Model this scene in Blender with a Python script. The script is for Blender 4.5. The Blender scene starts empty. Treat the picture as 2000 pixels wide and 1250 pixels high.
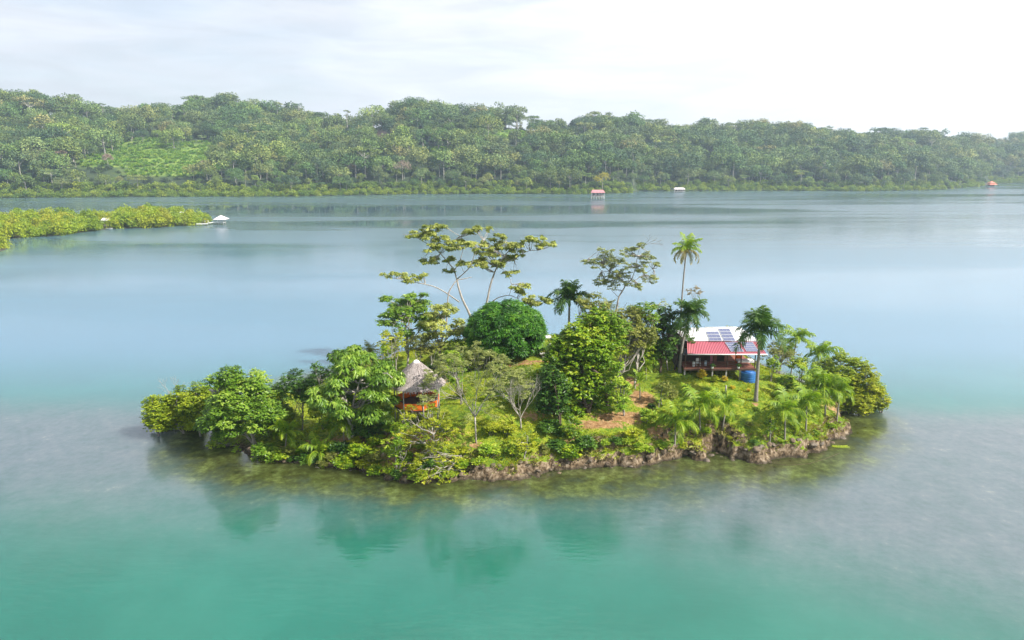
import bpy, math, random
import numpy as np
from mathutils import Vector

# ------------------------------------------------------------------ camera, world, sun, exposure
SC = bpy.context.scene
COL = SC.collection
CH = 36.0                       # drone height above the water (m)
PITCH = math.radians(13.3)
cam_d = bpy.data.cameras.new('camera'); cam = bpy.data.objects.new('camera', cam_d); COL.objects.link(cam)
cam.location = (0, 0, CH); cam.rotation_euler = (math.radians(90) - PITCH, 0, 0)
cam_d.sensor_width = 36; cam_d.lens = 24; cam_d.clip_start = 0.5; cam_d.clip_end = 9000
SC.camera = cam
SUN_EL, SUN_AZ = math.radians(43), math.radians(-24)      # azimuth measured from +X towards +Y
sun_dir = Vector((math.cos(SUN_EL)*math.cos(SUN_AZ), math.cos(SUN_EL)*math.sin(SUN_AZ), math.sin(SUN_EL)))
sl = bpy.data.lights.new('sun', 'SUN'); sl.energy = 5.0; sl.angle = math.radians(0.6); sl.color = (1.0, 0.955, 0.88)
so = bpy.data.objects.new('sun', sl); COL.objects.link(so)
so.rotation_euler = sun_dir.to_track_quat('Z', 'Y').to_euler()
SC.view_settings.view_transform = 'Standard'; SC.view_settings.look = 'None'
SC.view_settings.gamma = 1; SC.view_settings.use_curve_mapping = False
SC.view_settings.exposure = 0.8
SC.cycles.max_bounces = 6; SC.cycles.diffuse_bounces = 3; SC.cycles.glossy_bounces = 3
SC.cycles.transmission_bounces = 3; SC.cycles.transparent_max_bounces = 6; SC.cycles.volume_bounces = 1
SC.cycles.caustics_reflective = False; SC.cycles.caustics_refractive = False
SC.cycles.use_denoising = True

world = bpy.data.worlds.new('World'); SC.world = world; world.use_nodes = True
def setup_world():
    nt = world.node_tree; N = nt.nodes; L = nt.links; N.clear()
    out = N.new('ShaderNodeOutputWorld'); bg = N.new('ShaderNodeBackground')
    sky = N.new('ShaderNodeTexSky'); sky.sky_type = 'NISHITA'; sky.sun_disc = False
    sky.sun_elevation = SUN_EL; sky.sun_rotation = math.radians(90) - SUN_AZ
    sky.air_density = 1.0; sky.dust_density = 1.6; sky.ozone_density = 1.0
    tc = N.new('ShaderNodeTexCoord')
    mp = N.new('ShaderNodeMapping'); mp.inputs['Scale'].default_value = (1.3, 2.2, 8.0)
    nz = N.new('ShaderNodeTexNoise'); nz.inputs['Scale'].default_value = 2.2; nz.inputs['Detail'].default_value = 7
    nz.inputs['Roughness'].default_value = 0.55; nz.inputs['Distortion'].default_value = 0.6
    L.new(tc.outputs['Generated'], mp.inputs[0]); L.new(mp.outputs[0], nz.inputs['Vector'])
    # thin high cloud: coverage falls a little towards the zenith, denser on the sun's side
    sx = N.new('ShaderNodeSeparateXYZ'); L.new(tc.outputs['Generated'], sx.inputs[0])
    el = N.new('ShaderNodeMapRange'); el.inputs[1].default_value = 0.16; el.inputs[2].default_value = 0.55
    el.inputs[3].default_value = 0.90; el.inputs[4].default_value = 0.62; L.new(sx.outputs[2], el.inputs[0])
    sd = N.new('ShaderNodeMapRange'); sd.inputs[1].default_value = -1; sd.inputs[2].default_value = 1
    sd.inputs[3].default_value = -0.14; sd.inputs[4].default_value = 0.16; L.new(sx.outputs[0], sd.inputs[0])
    cl = N.new('ShaderNodeMapRange'); cl.inputs[1].default_value = 0.36; cl.inputs[2].default_value = 0.66
    cl.inputs[3].default_value = -0.16; cl.inputs[4].default_value = 0.22; L.new(nz.outputs[0], cl.inputs[0])
    a = N.new('ShaderNodeMath'); a.operation = 'ADD'; L.new(el.outputs[0], a.inputs[0]); L.new(sd.outputs[0], a.inputs[1])
    b = N.new('ShaderNodeMath'); b.operation = 'ADD'; b.use_clamp = True; L.new(a.outputs[0], b.inputs[0]); L.new(cl.outputs[0], b.inputs[1])
    mx = N.new('ShaderNodeMix'); mx.data_type = 'RGBA'; L.new(b.outputs[0], mx.inputs[0]); L.new(sky.outputs[0], mx.inputs[6])
    cc = N.new('ShaderNodeMix'); cc.data_type = 'RGBA'; cc.inputs[6].default_value = (5.1, 5.35, 5.85, 1); cc.inputs[7].default_value = (7.6, 7.65, 7.8, 1)
    sf = N.new('ShaderNodeMapRange'); sf.inputs[1].default_value = -.40; sf.inputs[2].default_value = .85; L.new(sx.outputs[0], sf.inputs[0]); L.new(sf.outputs[0], cc.inputs[0])
    n2 = N.new('ShaderNodeTexNoise'); n2.inputs['Scale'].default_value = 5.0; n2.inputs['Detail'].default_value = 8; n2.inputs['Distortion'].default_value = .8; L.new(mp.outputs[0], n2.inputs['Vector'])
    vr = N.new('ShaderNodeMapRange'); vr.inputs[1].default_value = .35; vr.inputs[2].default_value = .68; vr.inputs[3].default_value = .93; vr.inputs[4].default_value = 1.07; L.new(n2.outputs[0], vr.inputs[0])
    vm = N.new('ShaderNodeVectorMath'); vm.operation = 'SCALE'; L.new(cc.outputs[2], vm.inputs[0]); L.new(vr.outputs[0], vm.inputs['Scale']); L.new(vm.outputs[0], mx.inputs[7])
    L.new(mx.outputs[2], bg.inputs[0]); bg.inputs[1].default_value = 0.1
    L.new(bg.outputs[0], out.inputs[0])
setup_world()

# ------------------------------------------------------------------ geometry of the view, used to survey the place
F = 2000 / 36 * 24
cp, sp = math.cos(PITCH), math.sin(PITCH)
def ray(px, py):
    a, b = (px - 1000) / F, (625 - py) / F
    return np.array([a, cp + b*sp, -sp + b*cp])
def G(px, py, z=0.0):
    d = ray(px, py); t = (z - CH) / d[2]; return np.array([0, 0, CH]) + d*t
def P(px, py, Y):
    d = ray(px, py); return np.array([0, 0, CH]) + d*(Y / d[1])
def mpp(Y, z=5):                # metres per photo pixel at distance Y
    return (Y*cp + (CH - z)*sp) / F

# ------------------------------------------------------------------ noise
def _h(ix, iy, iz, s):
    n = (ix*374761393 + iy*668265263 + iz*1274126177 + s*1013904223) & 0xFFFFFFFF
    n = ((n ^ (n >> 13)) * 1274126177) & 0xFFFFFFFF
    n = (n ^ (n >> 16)) & 0xFFFFFFFF
    return n / 4294967295.0
def vnoise(x, y, z=0.0, s=0):
    x, y, z = np.broadcast_arrays(np.asarray(x, float), np.asarray(y, float), np.asarray(z, float))
    fx, fy, fz = np.floor(x), np.floor(y), np.floor(z)
    ix, iy, iz = fx.astype(np.int64), fy.astype(np.int64), fz.astype(np.int64)
    tx, ty, tz = x-fx, y-fy, z-fz
    tx, ty, tz = tx*tx*(3-2*tx), ty*ty*(3-2*ty), tz*tz*(3-2*tz)
    r = 0
    for a in (0, 1):
        for b in (0, 1):
            for c in (0, 1):
                w = (tx if a else 1-tx)*(ty if b else 1-ty)*(tz if c else 1-tz)
                r = r + w*_h(ix+a, iy+b, iz+c, s)
    return r*2-1
def fbm(x, y, z=0.0, s=0, o=4):
    r, a, f = 0, 0.5, 1.0
    for k in range(o):
        r = r + a*vnoise(np.asarray(x)*f, np.asarray(y)*f, np.asarray(z)*f, s+k); a *= .5; f *= 2.03
    return r
def sstep(a, b, x):
    t = np.clip((x-a)/(b-a), 0, 1); return t*t*(3-2*t)

# ------------------------------------------------------------------ mesh building
class MB:
    def __init__(s): s.v = []; s.f = []; s.n = 0; s.t = []
    def add(s, v, f, tint=0.5, mi=0, smooth=False):
        v = np.asarray(v, float).reshape(-1, 3); f = np.asarray(f, np.int64)
        s.v.append(v); s.f.append((f + s.n, mi, smooth)); s.n += len(v)
        s.t.append(np.broadcast_to(np.asarray(tint, float), (len(v),)).copy())
    def build(s, name, mats, parent=None, origin=None):
        V = np.concatenate(s.v); me = bpy.data.meshes.new(name)
        if origin is None: origin = parent_world(parent) if parent is not None else (0, 0, 0)
        V = V - np.array(origin, float)
        me.vertices.add(len(V)); me.vertices.foreach_set('co', V.astype(np.float32).ravel())
        tot = np.concatenate([np.full(len(f), f.shape[1]) for f, _, _ in s.f])
        idx = np.concatenate([f.ravel() for f, _, _ in s.f])
        me.loops.add(len(idx)); me.loops.foreach_set('vertex_index', idx.astype(np.int32))
        me.polygons.add(len(tot)); st = np.concatenate([[0], np.cumsum(tot)[:-1]])
        me.polygons.foreach_set('loop_start', st.astype(np.int32))
        me.polygons.foreach_set('material_index', np.concatenate([np.full(len(f), m) for f, m, _ in s.f]).astype(np.int32))
        me.polygons.foreach_set('use_smooth', np.concatenate([np.full(len(f), q) for f, _, q in s.f]).astype(bool))
        at = me.attributes.new('tint', 'FLOAT', 'POINT'); at.data.foreach_set('value', np.concatenate(s.t).astype(np.float32))
        me.update(calc_edges=True); me.validate()
        for m in (mats if isinstance(mats, (list, tuple)) else [mats]): me.materials.append(m)
        o = bpy.data.objects.new(name, me); COL.objects.link(o)
        if parent is not None: o.parent = parent
        elif any(origin): o.location = origin
        return o
    def box(s, c, d, mi=0, tint=.5, rz=0.0):
        x, y, z = d[0]/2, d[1]/2, d[2]/2
        v = np.array([(-x,-y,-z),(x,-y,-z),(x,y,-z),(-x,y,-z),(-x,-y,z),(x,-y,z),(x,y,z),(-x,y,z)])
        if rz:
            ca, sa = math.cos(rz), math.sin(rz); v = np.c_[v[:,0]*ca-v[:,1]*sa, v[:,0]*sa+v[:,1]*ca, v[:,2]]
        s.add(v + np.array(c), [(0,3,2,1),(4,5,6,7),(0,1,5,4),(1,2,6,5),(2,3,7,6),(3,0,4,7)], tint, mi); return s
    def tube(s, pts, rad, n=6, mi=0, tint=.5, cap=True):
        p = np.asarray(pts, float); m = len(p); rad = np.broadcast_to(np.asarray(rad, float), (m,))
        t = np.gradient(p, axis=0); t /= np.linalg.norm(t, axis=1)[:, None] + 1e-9
        up = np.array([0, 0, 1.0]) if abs(t[:, 2]).mean() < .8 else np.array([1.0, 0, 0])
        a = np.cross(t, up); a /= np.linalg.norm(a, axis=1)[:, None] + 1e-9; b = np.cross(t, a)
        th = np.arange(n)*2*math.pi/n
        v = p[:, None, :] + rad[:, None, None]*(np.cos(th)[None, :, None]*a[:, None, :] + np.sin(th)[None, :, None]*b[:, None, :])
        i = np.arange(m-1)[:, None]*n; j = np.arange(n)[None, :]; k = (j+1) % n
        f = np.stack([i+j, i+k, i+n+k, i+n+j], -1).reshape(-1, 4)
        s.add(v.reshape(-1, 3), f, tint, mi, True)
        if cap:
            s.f.append((np.array([list(range(s.n-n, s.n))]), mi, False))
            s.f.append((np.array([list(range(s.n-n*m, s.n-n*m+n))[::-1]]), mi, False))
        return s
    def leaves(s, c, ax, nr, Ln, W, tint, mi=0, fold=.18):
        """one folded diamond per leaf: base point c, axis ax, normal nr"""
        ax = ax/(np.linalg.norm(ax, axis=1)[:, None]+1e-9)
        sd = np.cross(ax, nr); sd /= np.linalg.norm(sd, axis=1)[:, None]+1e-9
        up = np.cross(sd, ax)
        Ln = np.broadcast_to(Ln, (len(c),))[:, None]; W = np.broadcast_to(W, (len(c),))[:, None]
        mid = c + ax*Ln*.5
        v = np.stack([c, mid+sd*W*.5-up*W*fold, c+ax*Ln, mid-sd*W*.5-up*W*fold], 1).reshape(-1, 3)
        f = np.arange(len(c)*4).reshape(-1, 4)
        s.add(v, f, np.repeat(np.broadcast_to(tint, (len(c),)), 4), mi)
def parent_world(o):
    p = np.zeros(3)
    while o is not None: p = p + np.array(o.location); o = o.parent
    return p
def empty(name, loc, label=None, cat=None, group=None):
    o = bpy.data.objects.new(name, None); COL.objects.link(o); o.location = tuple(loc); o.empty_display_size = .3
    if label: tag(o, label, cat, group)
    return o
def tag(o, label=None, cat=None, group=None, kind=None):
    if label: o['label'] = label
    if cat: o['category'] = cat
    if group: o['group'] = group
    if kind: o['kind'] = kind
    return o
def copy_thing(o, loc, rz=None, sc=None, label=None, parent=None):
    c = o.copy(); COL.objects.link(c)
    if parent is None:
        c.location = tuple(loc)
        if rz is not None: c.rotation_euler = (0, 0, rz)
        if sc is not None: c.scale = (sc, sc, sc) if np.isscalar(sc) else tuple(sc)
        if label: c['label'] = label
    else: c.parent = parent
    for ch in o.children: copy_thing(ch, None, parent=c)
    return c
def ico(sub=2):
    import bmesh
    bm = bmesh.new(); bmesh.ops.create_icosphere(bm, subdivisions=sub, radius=1)
    v = np.array([q.co[:] for q in bm.verts]); bm.verts.index_update()
    f = np.array([[q.index for q in t.verts] for t in bm.faces]); bm.free(); return v, f
ICO1, ICO2, ICO3 = ico(1), ico(2), ico(3)

# ------------------------------------------------------------------ materials
def new_mat(name):
    m = bpy.data.materials.new(name); m.use_nodes = True; m.node_tree.nodes.clear(); return m, m.node_tree.nodes, m.node_tree.links
def ramp(N, stops):
    r = N.new('ShaderNodeValToRGB'); e = r.color_ramp.elements
    while len(e) > 1: e.remove(e[-1])
    e[0].position = stops[0][0]; e[0].color = (*stops[0][1], 1)
    for p, c in stops[1:]:
        q = e.new(p); q.color = (*c, 1)
    return r
def noise_node(N, L, scale, detail=4, vec=None, rough=.55):
    n = N.new('ShaderNodeTexNoise'); n.inputs['Scale'].default_value = scale; n.inputs['Detail'].default_value = detail
    n.inputs['Roughness'].default_value = rough
    if vec is not None: L.new(vec, n.inputs['Vector'])
    return n
def math_node(N, L, op, a, b=None, clamp=False):
    m = N.new('ShaderNodeMath'); m.operation = op; m.use_clamp = clamp
    for i, q in enumerate((a, b)):
        if q is None: continue
        if isinstance(q, (int, float)): m.inputs[i].default_value = q
        else: L.new(q, m.inputs[i])
    return m.outputs[0]
def mixc(N, L, fac, a, b, mode='MIX'):
    m = N.new('ShaderNodeMix'); m.data_type = 'RGBA'; m.blend_type = mode
    for i, q in ((0, fac), (6, a), (7, b)):
        if isinstance(q, (int, float)): m.inputs[i].default_value = q
        elif isinstance(q, tuple): m.inputs[i].default_value = (*q, 1)
        else: L.new(q, m.inputs[i])
    return m.outputs[2]
def leaf_mat(name, stops, trans=.3, rough=.5, obj_ramp=None, obj_fac=.6, spec=.35, tw=1.6):
    m, N, L = new_mat(name)
    out = N.new('ShaderNodeOutputMaterial'); pr = N.new('ShaderNodeBsdfPrincipled'); tr = N.new('ShaderNodeBsdfTranslucent'); mx = N.new('ShaderNodeMixShader')
    at = N.new('ShaderNodeAttribute'); at.attribute_name = 'tint'
    r = ramp(N, stops); L.new(at.outputs['Fac'], r.inputs[0]); col = r.outputs[0]
    if obj_ramp:
        oi = N.new('ShaderNodeObjectInfo'); r2 = ramp(N, obj_ramp); r2.color_ramp.interpolation = 'LINEAR'
        L.new(oi.outputs['Random'], r2.inputs[0])
        col = mixc(N, L, 1.0, col, r2.outputs[0], 'MULTIPLY')
    L.new(col, pr.inputs['Base Color']); pr.inputs['Roughness'].default_value = rough; pr.inputs['Specular IOR Level'].default_value = spec
    tcol = mixc(N, L, 1.0, col, (tw, tw*1.05, tw*.55), 'MULTIPLY')
    L.new(tcol, tr.inputs['Color']); mx.inputs[0].default_value = trans
    L.new(pr.outputs[0], mx.inputs[1]); L.new(tr.outputs[0], mx.inputs[2]); L.new(mx.outputs[0], out.inputs[0])
    return m
def plain(name, c1, c2=None, scale=4.0, rough=.7, metal=0.0, bump=0.0, bscale=20, stretch=(1, 1, 1), spec=.4, detail=4):
    m, N, L = new_mat(name)
    out = N.new('ShaderNodeOutputMaterial'); pr = N.new('ShaderNodeBsdfPrincipled'); L.new(pr.outputs[0], out.inputs[0])
    tc = N.new('ShaderNodeTexCoord'); mp = N.new('ShaderNodeMapping'); mp.inputs['Scale'].default_value = stretch; L.new(tc.outputs['Object'], mp.inputs[0])
    n = noise_node(N, L, scale, detail, mp.outputs[0])
    r = ramp(N, [(.3, c1), (.7, c2 or c1)]); L.new(n.outputs[0], r.inputs[0]); L.new(r.outputs[0], pr.inputs['Base Color'])
    pr.inputs['Roughness'].default_value = rough; pr.inputs['Metallic'].default_value = metal; pr.inputs['Specular IOR Level'].default_value = spec
    if bump:
        nb = noise_node(N, L, bscale, 5, mp.outputs[0]); b = N.new('ShaderNodeBump'); b.inputs['Strength'].default_value = bump; b.inputs['Distance'].default_value = .1
        L.new(nb.outputs[0], b.inputs['Height']); L.new(b.outputs[0], pr.inputs['Normal'])
    return m
M = {}
M['bark_pale'] = plain('bark_pale', (.20, .17, .14), (.46, .42, .37), 3, .8, bump=.4, bscale=9, stretch=(2, 2, .6))
M['bark_grey'] = plain('bark_grey', (.17, .15, .13), (.34, .31, .28), 3, .85, bump=.4, stretch=(2, 2, .6))
M['bark_dark'] = plain('bark_dark', (.05, .035, .025), (.14, .10, .07), 3, .9, bump=.4, stretch=(2, 2, .6))
M['palm_bark'] = plain('palm_bark', (.15, .13, .11), (.33, .30, .26), 6, .85, bump=.5, bscale=8, stretch=(.6, .6, 5))
def lm(name, d, m, l, **k):
    M[name] = leaf_mat(name, [(0.0, d), (.5, m), (1.0, l)], **k)
lm('leaf_mango', (.020, .075, .006), (.050, .165, .010), (.14, .29, .02), rough=.4, trans=.25)
lm('leaf_mangrove', (.09, .15, .008), (.22, .30, .012), (.40, .44, .03))
lm('leaf_islet', (.13, .17, .008), (.27, .33, .012), (.44, .46, .03), obj_ramp=[(0, (.65, .8, .8)), (.4, (.9, 1, .9)), (.8, (1.1, 1.05, 1)), (1, (1.25, 1.0, 1.4))])
lm('leaf_almond', (.055, .12, .010), (.145, .26, .020), (.32, .42, .06), rough=.38)
lm('leaf_grove', (.06, .13, .006), (.165, .28, .012), (.38, .43, .025), rough=.4)
lm('leaf_bright', (.10, .20, .010), (.20, .32, .014), (.38, .45, .04))
lm('leaf_yellow', (.16, .20, .010), (.32, .36, .014), (.52, .50, .04), trans=.35)
lm('leaf_tall', (.12, .15, .025), (.27, .31, .055), (.50, .50, .14), trans=.3)
lm('leaf_feather', (.13, .16, .035), (.25, .28, .07), (.38, .39, .14), trans=.3)
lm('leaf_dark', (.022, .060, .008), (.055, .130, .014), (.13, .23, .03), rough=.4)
lm('leaf_pink', (.16, .13, .08), (.26, .22, .14), (.38, .30, .2))
lm('leaf_olive', (.09, .11, .02), (.18, .20, .035), (.31, .31, .07))
lm('frond_coconut', (.065, .14, .008), (.20, .31, .012), (.52, .52, .04), trans=.35)
lm('frond_dark', (.03, .08, .014), (.06, .13, .02), (.17, .25, .04), trans=.25)
lm('frond_old', (.16, .13, .04), (.26, .21, .06), (.40, .33, .12), trans=.3)
lm('croton', (.30, .22, .01), (.48, .36, .015), (.6, .50, .04), trans=.3)
lm('grass_blade', (.13, .19, .012), (.27, .33, .016), (.46, .46, .04), trans=.3, rough=.6)
lm('grass_dry', (.18, .15, .05), (.32, .27, .10), (.45, .38, .16), trans=.2, rough=.7)
lm('twig', (.22, .17, .14), (.30, .25, .21), (.42, .36, .3), trans=.0)
FAR_RAMP = [(0, (.34, .50, .62)), (.12, (.75, 1.05, .75)), (.25, (.95, .92, .6)), (.36, (.42, .62, .66)), (.48, (1.35, 1.25, .75)),
            (.58, (.7, .95, .62)), (.68, (1.6, 1.35, 1.15)), (.78, (.5, .62, .75)), (.84, (1.5, 1.5, 1.5)), (.89, (1.2, 1.35, .8)), (.94, (1.9, 1.3, 1.35)), (1, (1.6, 1.7, .8))]
lm('leaf_under_shade', (.010, .024, .010), (.030, .052, .016), (.07, .09, .03), trans=.05, rough=.7)  # near-black undergrowth leaves paint the shaded gaps between far crowns
lm('leaf_forest', (.030, .062, .022), (.115, .165, .052), (.30, .34, .11), trans=.06, rough=.6, obj_ramp=FAR_RAMP)
lm('leaf_shore', (.07, .12, .014), (.20, .27, .026), (.36, .40, .06), trans=.25, rough=.6, obj_ramp=[(0, (.6, .75, .8)), (.5, (.95, 1, .9)), (1, (1.25, 1.15, .9))])
lm('leaf_banana', (.09, .19, .02), (.19, .32, .03), (.34, .44, .07), trans=.3, obj_ramp=[(0, (.6, .8, .8)), (1, (1.2, 1.1, .9))])
lm('leaf_gold', (.22, .20, .02), (.40, .34, .02), (.55, .46, .05), trans=.3)
lm('leaf_bare', (.18, .12, .09), (.28, .20, .15), (.38, .29, .22), trans=.1)
M['trunk_far'] = plain('trunk_far', (.28, .26, .23), (.42, .39, .35), 1, .8)

def ground_mat():
    m, N, L = new_mat('island_ground')
    out = N.new('ShaderNodeOutputMaterial'); pr = N.new('ShaderNodeBsdfPrincipled'); L.new(pr.outputs[0], out.inputs[0])
    tc = N.new('ShaderNodeTexCoord'); O = tc.outputs['Object']
    n1 = noise_node(N, L, .35, 6, O); n2 = noise_node(N, L, 2.2, 5, O); n3 = noise_node(N, L, 9, 4, O)
    s = math_node(N, L, 'ADD', math_node(N, L, 'MULTIPLY', n1.outputs[0], .5), math_node(N, L, 'MULTIPLY', n2.outputs[0], .5))
    gr = ramp(N, [(.36, (.055, .105, .010)), (.47, (.12, .19, .013)), (.55, (.22, .27, .018)), (.66, (.33, .30, .045))]); L.new(s, gr.inputs[0])
    dr = ramp(N, [(.3, (.17, .09, .035)), (.5, (.30, .17, .075)), (.7, (.42, .28, .14))]); L.new(n2.outputs[0], dr.inputs[0])
    mp = N.new('ShaderNodeMapping'); mp.inputs['Scale'].default_value = (1.1, 1.1, .9); L.new(O, mp.inputs[0])
    rn = noise_node(N, L, 1.7, 9, mp.outputs[0], .65)
    rr = ramp(N, [(.36, (.022, .015, .009)), (.46, (.10, .068, .038)), (.55, (.21, .155, .10)), (.68, (.37, .30, .22))]); L.new(rn.outputs[0], rr.inputs[0])
    da = N.new('ShaderNodeAttribute'); da.attribute_name = 'dirt'
    df = math_node(N, L, 'ADD', da.outputs['Fac'], math_node(N, L, 'MULTIPLY', math_node(N, L, 'SUBTRACT', n2.outputs[0], .5), .9))
    dfr = N.new('ShaderNodeMapRange'); dfr.inputs[1].default_value = .42; dfr.inputs[2].default_value = .58; L.new(df, dfr.inputs[0])
    c = mixc(N, L, dfr.outputs[0], gr.outputs[0], dr.outputs[0])
    # bare rock where the bank is steep
    ge = N.new('ShaderNodeNewGeometry'); sx = N.new('ShaderNodeSeparateXYZ'); L.new(ge.outputs['True Normal'], sx.inputs[0])
    sl_ = math_node(N, L, 'SUBTRACT', sx.outputs[2], math_node(N, L, 'MULTIPLY', math_node(N, L, 'SUBTRACT', n3.outputs[0], .5), .5))
    st = N.new('ShaderNodeMapRange'); st.inputs[1].default_value = .80; st.inputs[2].default_value = .62; L.new(sl_, st.inputs[0])
    ps = N.new('ShaderNodeSeparateXYZ'); L.new(ge.outputs['Position'], ps.inputs[0])
    low = N.new('ShaderNodeMapRange'); low.inputs[1].default_value = .7; low.inputs[2].default_value = .35; L.new(ps.outputs[2], low.inputs[0])
    rk = math_node(N, L, 'MAXIMUM', st.outputs[0], low.outputs[0])
    c = mixc(N, L, rk, c, rr.outputs[0])
    wet = N.new('ShaderNodeMapRange'); wet.inputs[1].default_value = .38; wet.inputs[2].default_value = .12; L.new(ps.outputs[2], wet.inputs[0])
    c = mixc(N, L, math_node(N, L, 'MULTIPLY', wet.outputs[0], .75), c, (.035, .03, .02))  # dark foot band also paints the shade of the bank's undercut
    L.new(c, pr.inputs['Base Color']); pr.inputs['Roughness'].default_value = .9; pr.inputs['Specular IOR Level'].default_value = .2
    b = N.new('ShaderNodeBump'); b.inputs['Strength'].default_value = .9; b.inputs['Distance'].default_value = .22
    bh = math_node(N, L, 'ADD', rn.outputs[0], math_node(N, L, 'MULTIPLY', n3.outputs[0], .6)); L.new(bh, b.inputs['Height']); L.new(b.outputs[0], pr.inputs['Normal'])
    return m
M['ground'] = ground_mat()
M['rock'] = plain('rock', (.05, .036, .024), (.26, .19, .13), 1.6, .9, bump=.9, bscale=5, detail=8)
M['wet_rock'] = plain('wet_rock', (.05, .04, .03), (.18, .14, .10), 1.6, .6, bump=.8, bscale=4, detail=8)

# ------------------------------------------------------------------ the island's ground
front = [(425, 862), (480, 888), (530, 905), (600, 905), (640, 915), (700, 922), (745, 930), (800, 944), (850, 940), (900, 937), (960, 936), (1000, 931), (1030, 930), (1100, 920),
         (1160, 914), (1200, 915), (1250, 916), (1300, 903), (1340, 892), (1352, 900), (1385, 902), (1398, 885), (1425, 900), (1480, 905), (1510, 893), (1560, 890),
         (1620, 872), (1655, 846)]
OUT = [tuple(G(*q)[:2]) for q in front]
OUT += [(45.5, 89), (46.5, 94), (46, 101), (43, 109), (38, 116), (28, 121), (14, 125), (0, 127), (-10, 124), (-18, 117), (-26, 110), (-34, 104), (-40, 97), (-42, 92)]
OUT = np.array(OUT)
def sdist(x, y, poly):
    """signed distance to a polygon, positive inside"""
    x = np.asarray(x, float); y = np.asarray(y, float)
    d = np.full(x.shape, 1e9); ins = np.zeros(x.shape, bool)
    for i in range(len(poly)):
        ax, ay = poly[i]; bx, by = poly[(i+1) % len(poly)]
        ex, ey = bx-ax, by-ay; t = np.clip(((x-ax)*ex+(y-ay)*ey)/(ex*ex+ey*ey), 0, 1)
        d = np.minimum(d, np.hypot(x-ax-t*ex, y-ay-t*ey))
        c = ((ay > y) != (by > y)) & (x < (bx-ax)*(y-ay)/((by-ay) if by != ay else 1e-9)+ax)
        ins ^= c
    return np.where(ins, d, -d)
ctrl = [(1475, 782, 4.6), (1400, 742, 5.6), (1330, 728, 6.2), (1470, 746, 5.3), (1560, 790, 3.9), (1610, 820, 2.9), (1560, 868, 2.3), (1450, 868, 2.6),
        (1370, 862, 2.7), (1300, 862, 2.7), (1220, 878, 2.5), (1130, 885, 2.2), (1180, 820, 4.3), (1240, 770, 5.4), (1040, 705, 6.9), (1000, 740, 6.3), (1080, 760, 5.9), (960, 800, 4.9),
        (930, 865, 3.2), (1000, 880, 2.6), (860, 880, 2.6), (850, 830, 3.9), (775, 825, 3.4), (770, 890, 2.0), (700, 860, 2.0), (600, 870, 1.3), (500, 862, 1.0), (430, 848, .6),
        (1640, 845, 1.8), (1400, 810, 4.2), (1300, 800, 4.6)]
CT = np.array([[*G(a, b, z)[:2], z] for a, b, z in ctrl] + [[5, 108, 7.0], [20, 108, 7.0], [30, 104, 6.6], [34, 112, 4.5], [0, 118, 4.5], [-12, 112, 4.2], [-20, 105, 3.0], [-30, 98, 1.6], [45, 104, 3.2], [16, 119, 4.5], [-8, 106, 6.2]])
def raw_h(x, y):
    w = 0; s = 0
    for cx, cy, cz in CT:
        q = 1/((x-cx)**2+(y-cy)**2+6.0)**1.7; w = w+q; s = s+q*cz
    return s/w
def island_h(x, y):
    d = sdist(x, y, OUT)
    d = d + 1.35*fbm(x*.36, y*.36, 0, 11, 3) + .75*fbm(x*1.25, y*1.25, 0, 5, 3)
    base = raw_h(x, y)
    lv = np.clip(.56+.5*fbm(x*.11, y*.11, 0, 15, 3), np.where(x > 0, .46, .25), .74)
    ledge = sstep(-.1, .75, d)*lv + sstep(.6, 2.8, d)*(.87-lv) + sstep(2, 8, d)*.13
    z = base*ledge - sstep(0.0, -1.2, d)*1.3 - .1
    z = z + (.22*fbm(x*.5, y*.5, 0, 3, 4) + .16*fbm(x*1.9, y*1.9, 0, 9, 3))*sstep(.2, 1.2, d)
    return z
GX = np.arange(-48, 60, .34); GY = np.arange(64, 132, .34)
gx, gy = np.meshgrid(GX, GY); GZ = island_h(gx, gy)
def Z(x, y):
    fx = np.clip((np.asarray(x, float)-GX[0])/.34, 0, len(GX)-1.001); fy = np.clip((np.asarray(y, float)-GY[0])/.34, 0, len(GY)-1.001)
    i, j = fx.astype(int), fy.astype(int); a, b = fx-i, fy-j
    return GZ[j, i]*(1-a)*(1-b)+GZ[j, i+1]*a*(1-b)+GZ[j+1, i]*(1-a)*b+GZ[j+1, i+1]*a*b
def T(px, py):
    """the point of the ground seen at a photo pixel"""
    d = ray(px, py)
    for t in np.arange(60, 150, .1):
        p = np.array([0, 0, CH]) + d*t
        if p[2] <= max(float(Z(p[0], p[1])), 0): return p
    return G(px, py, 0)
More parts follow.
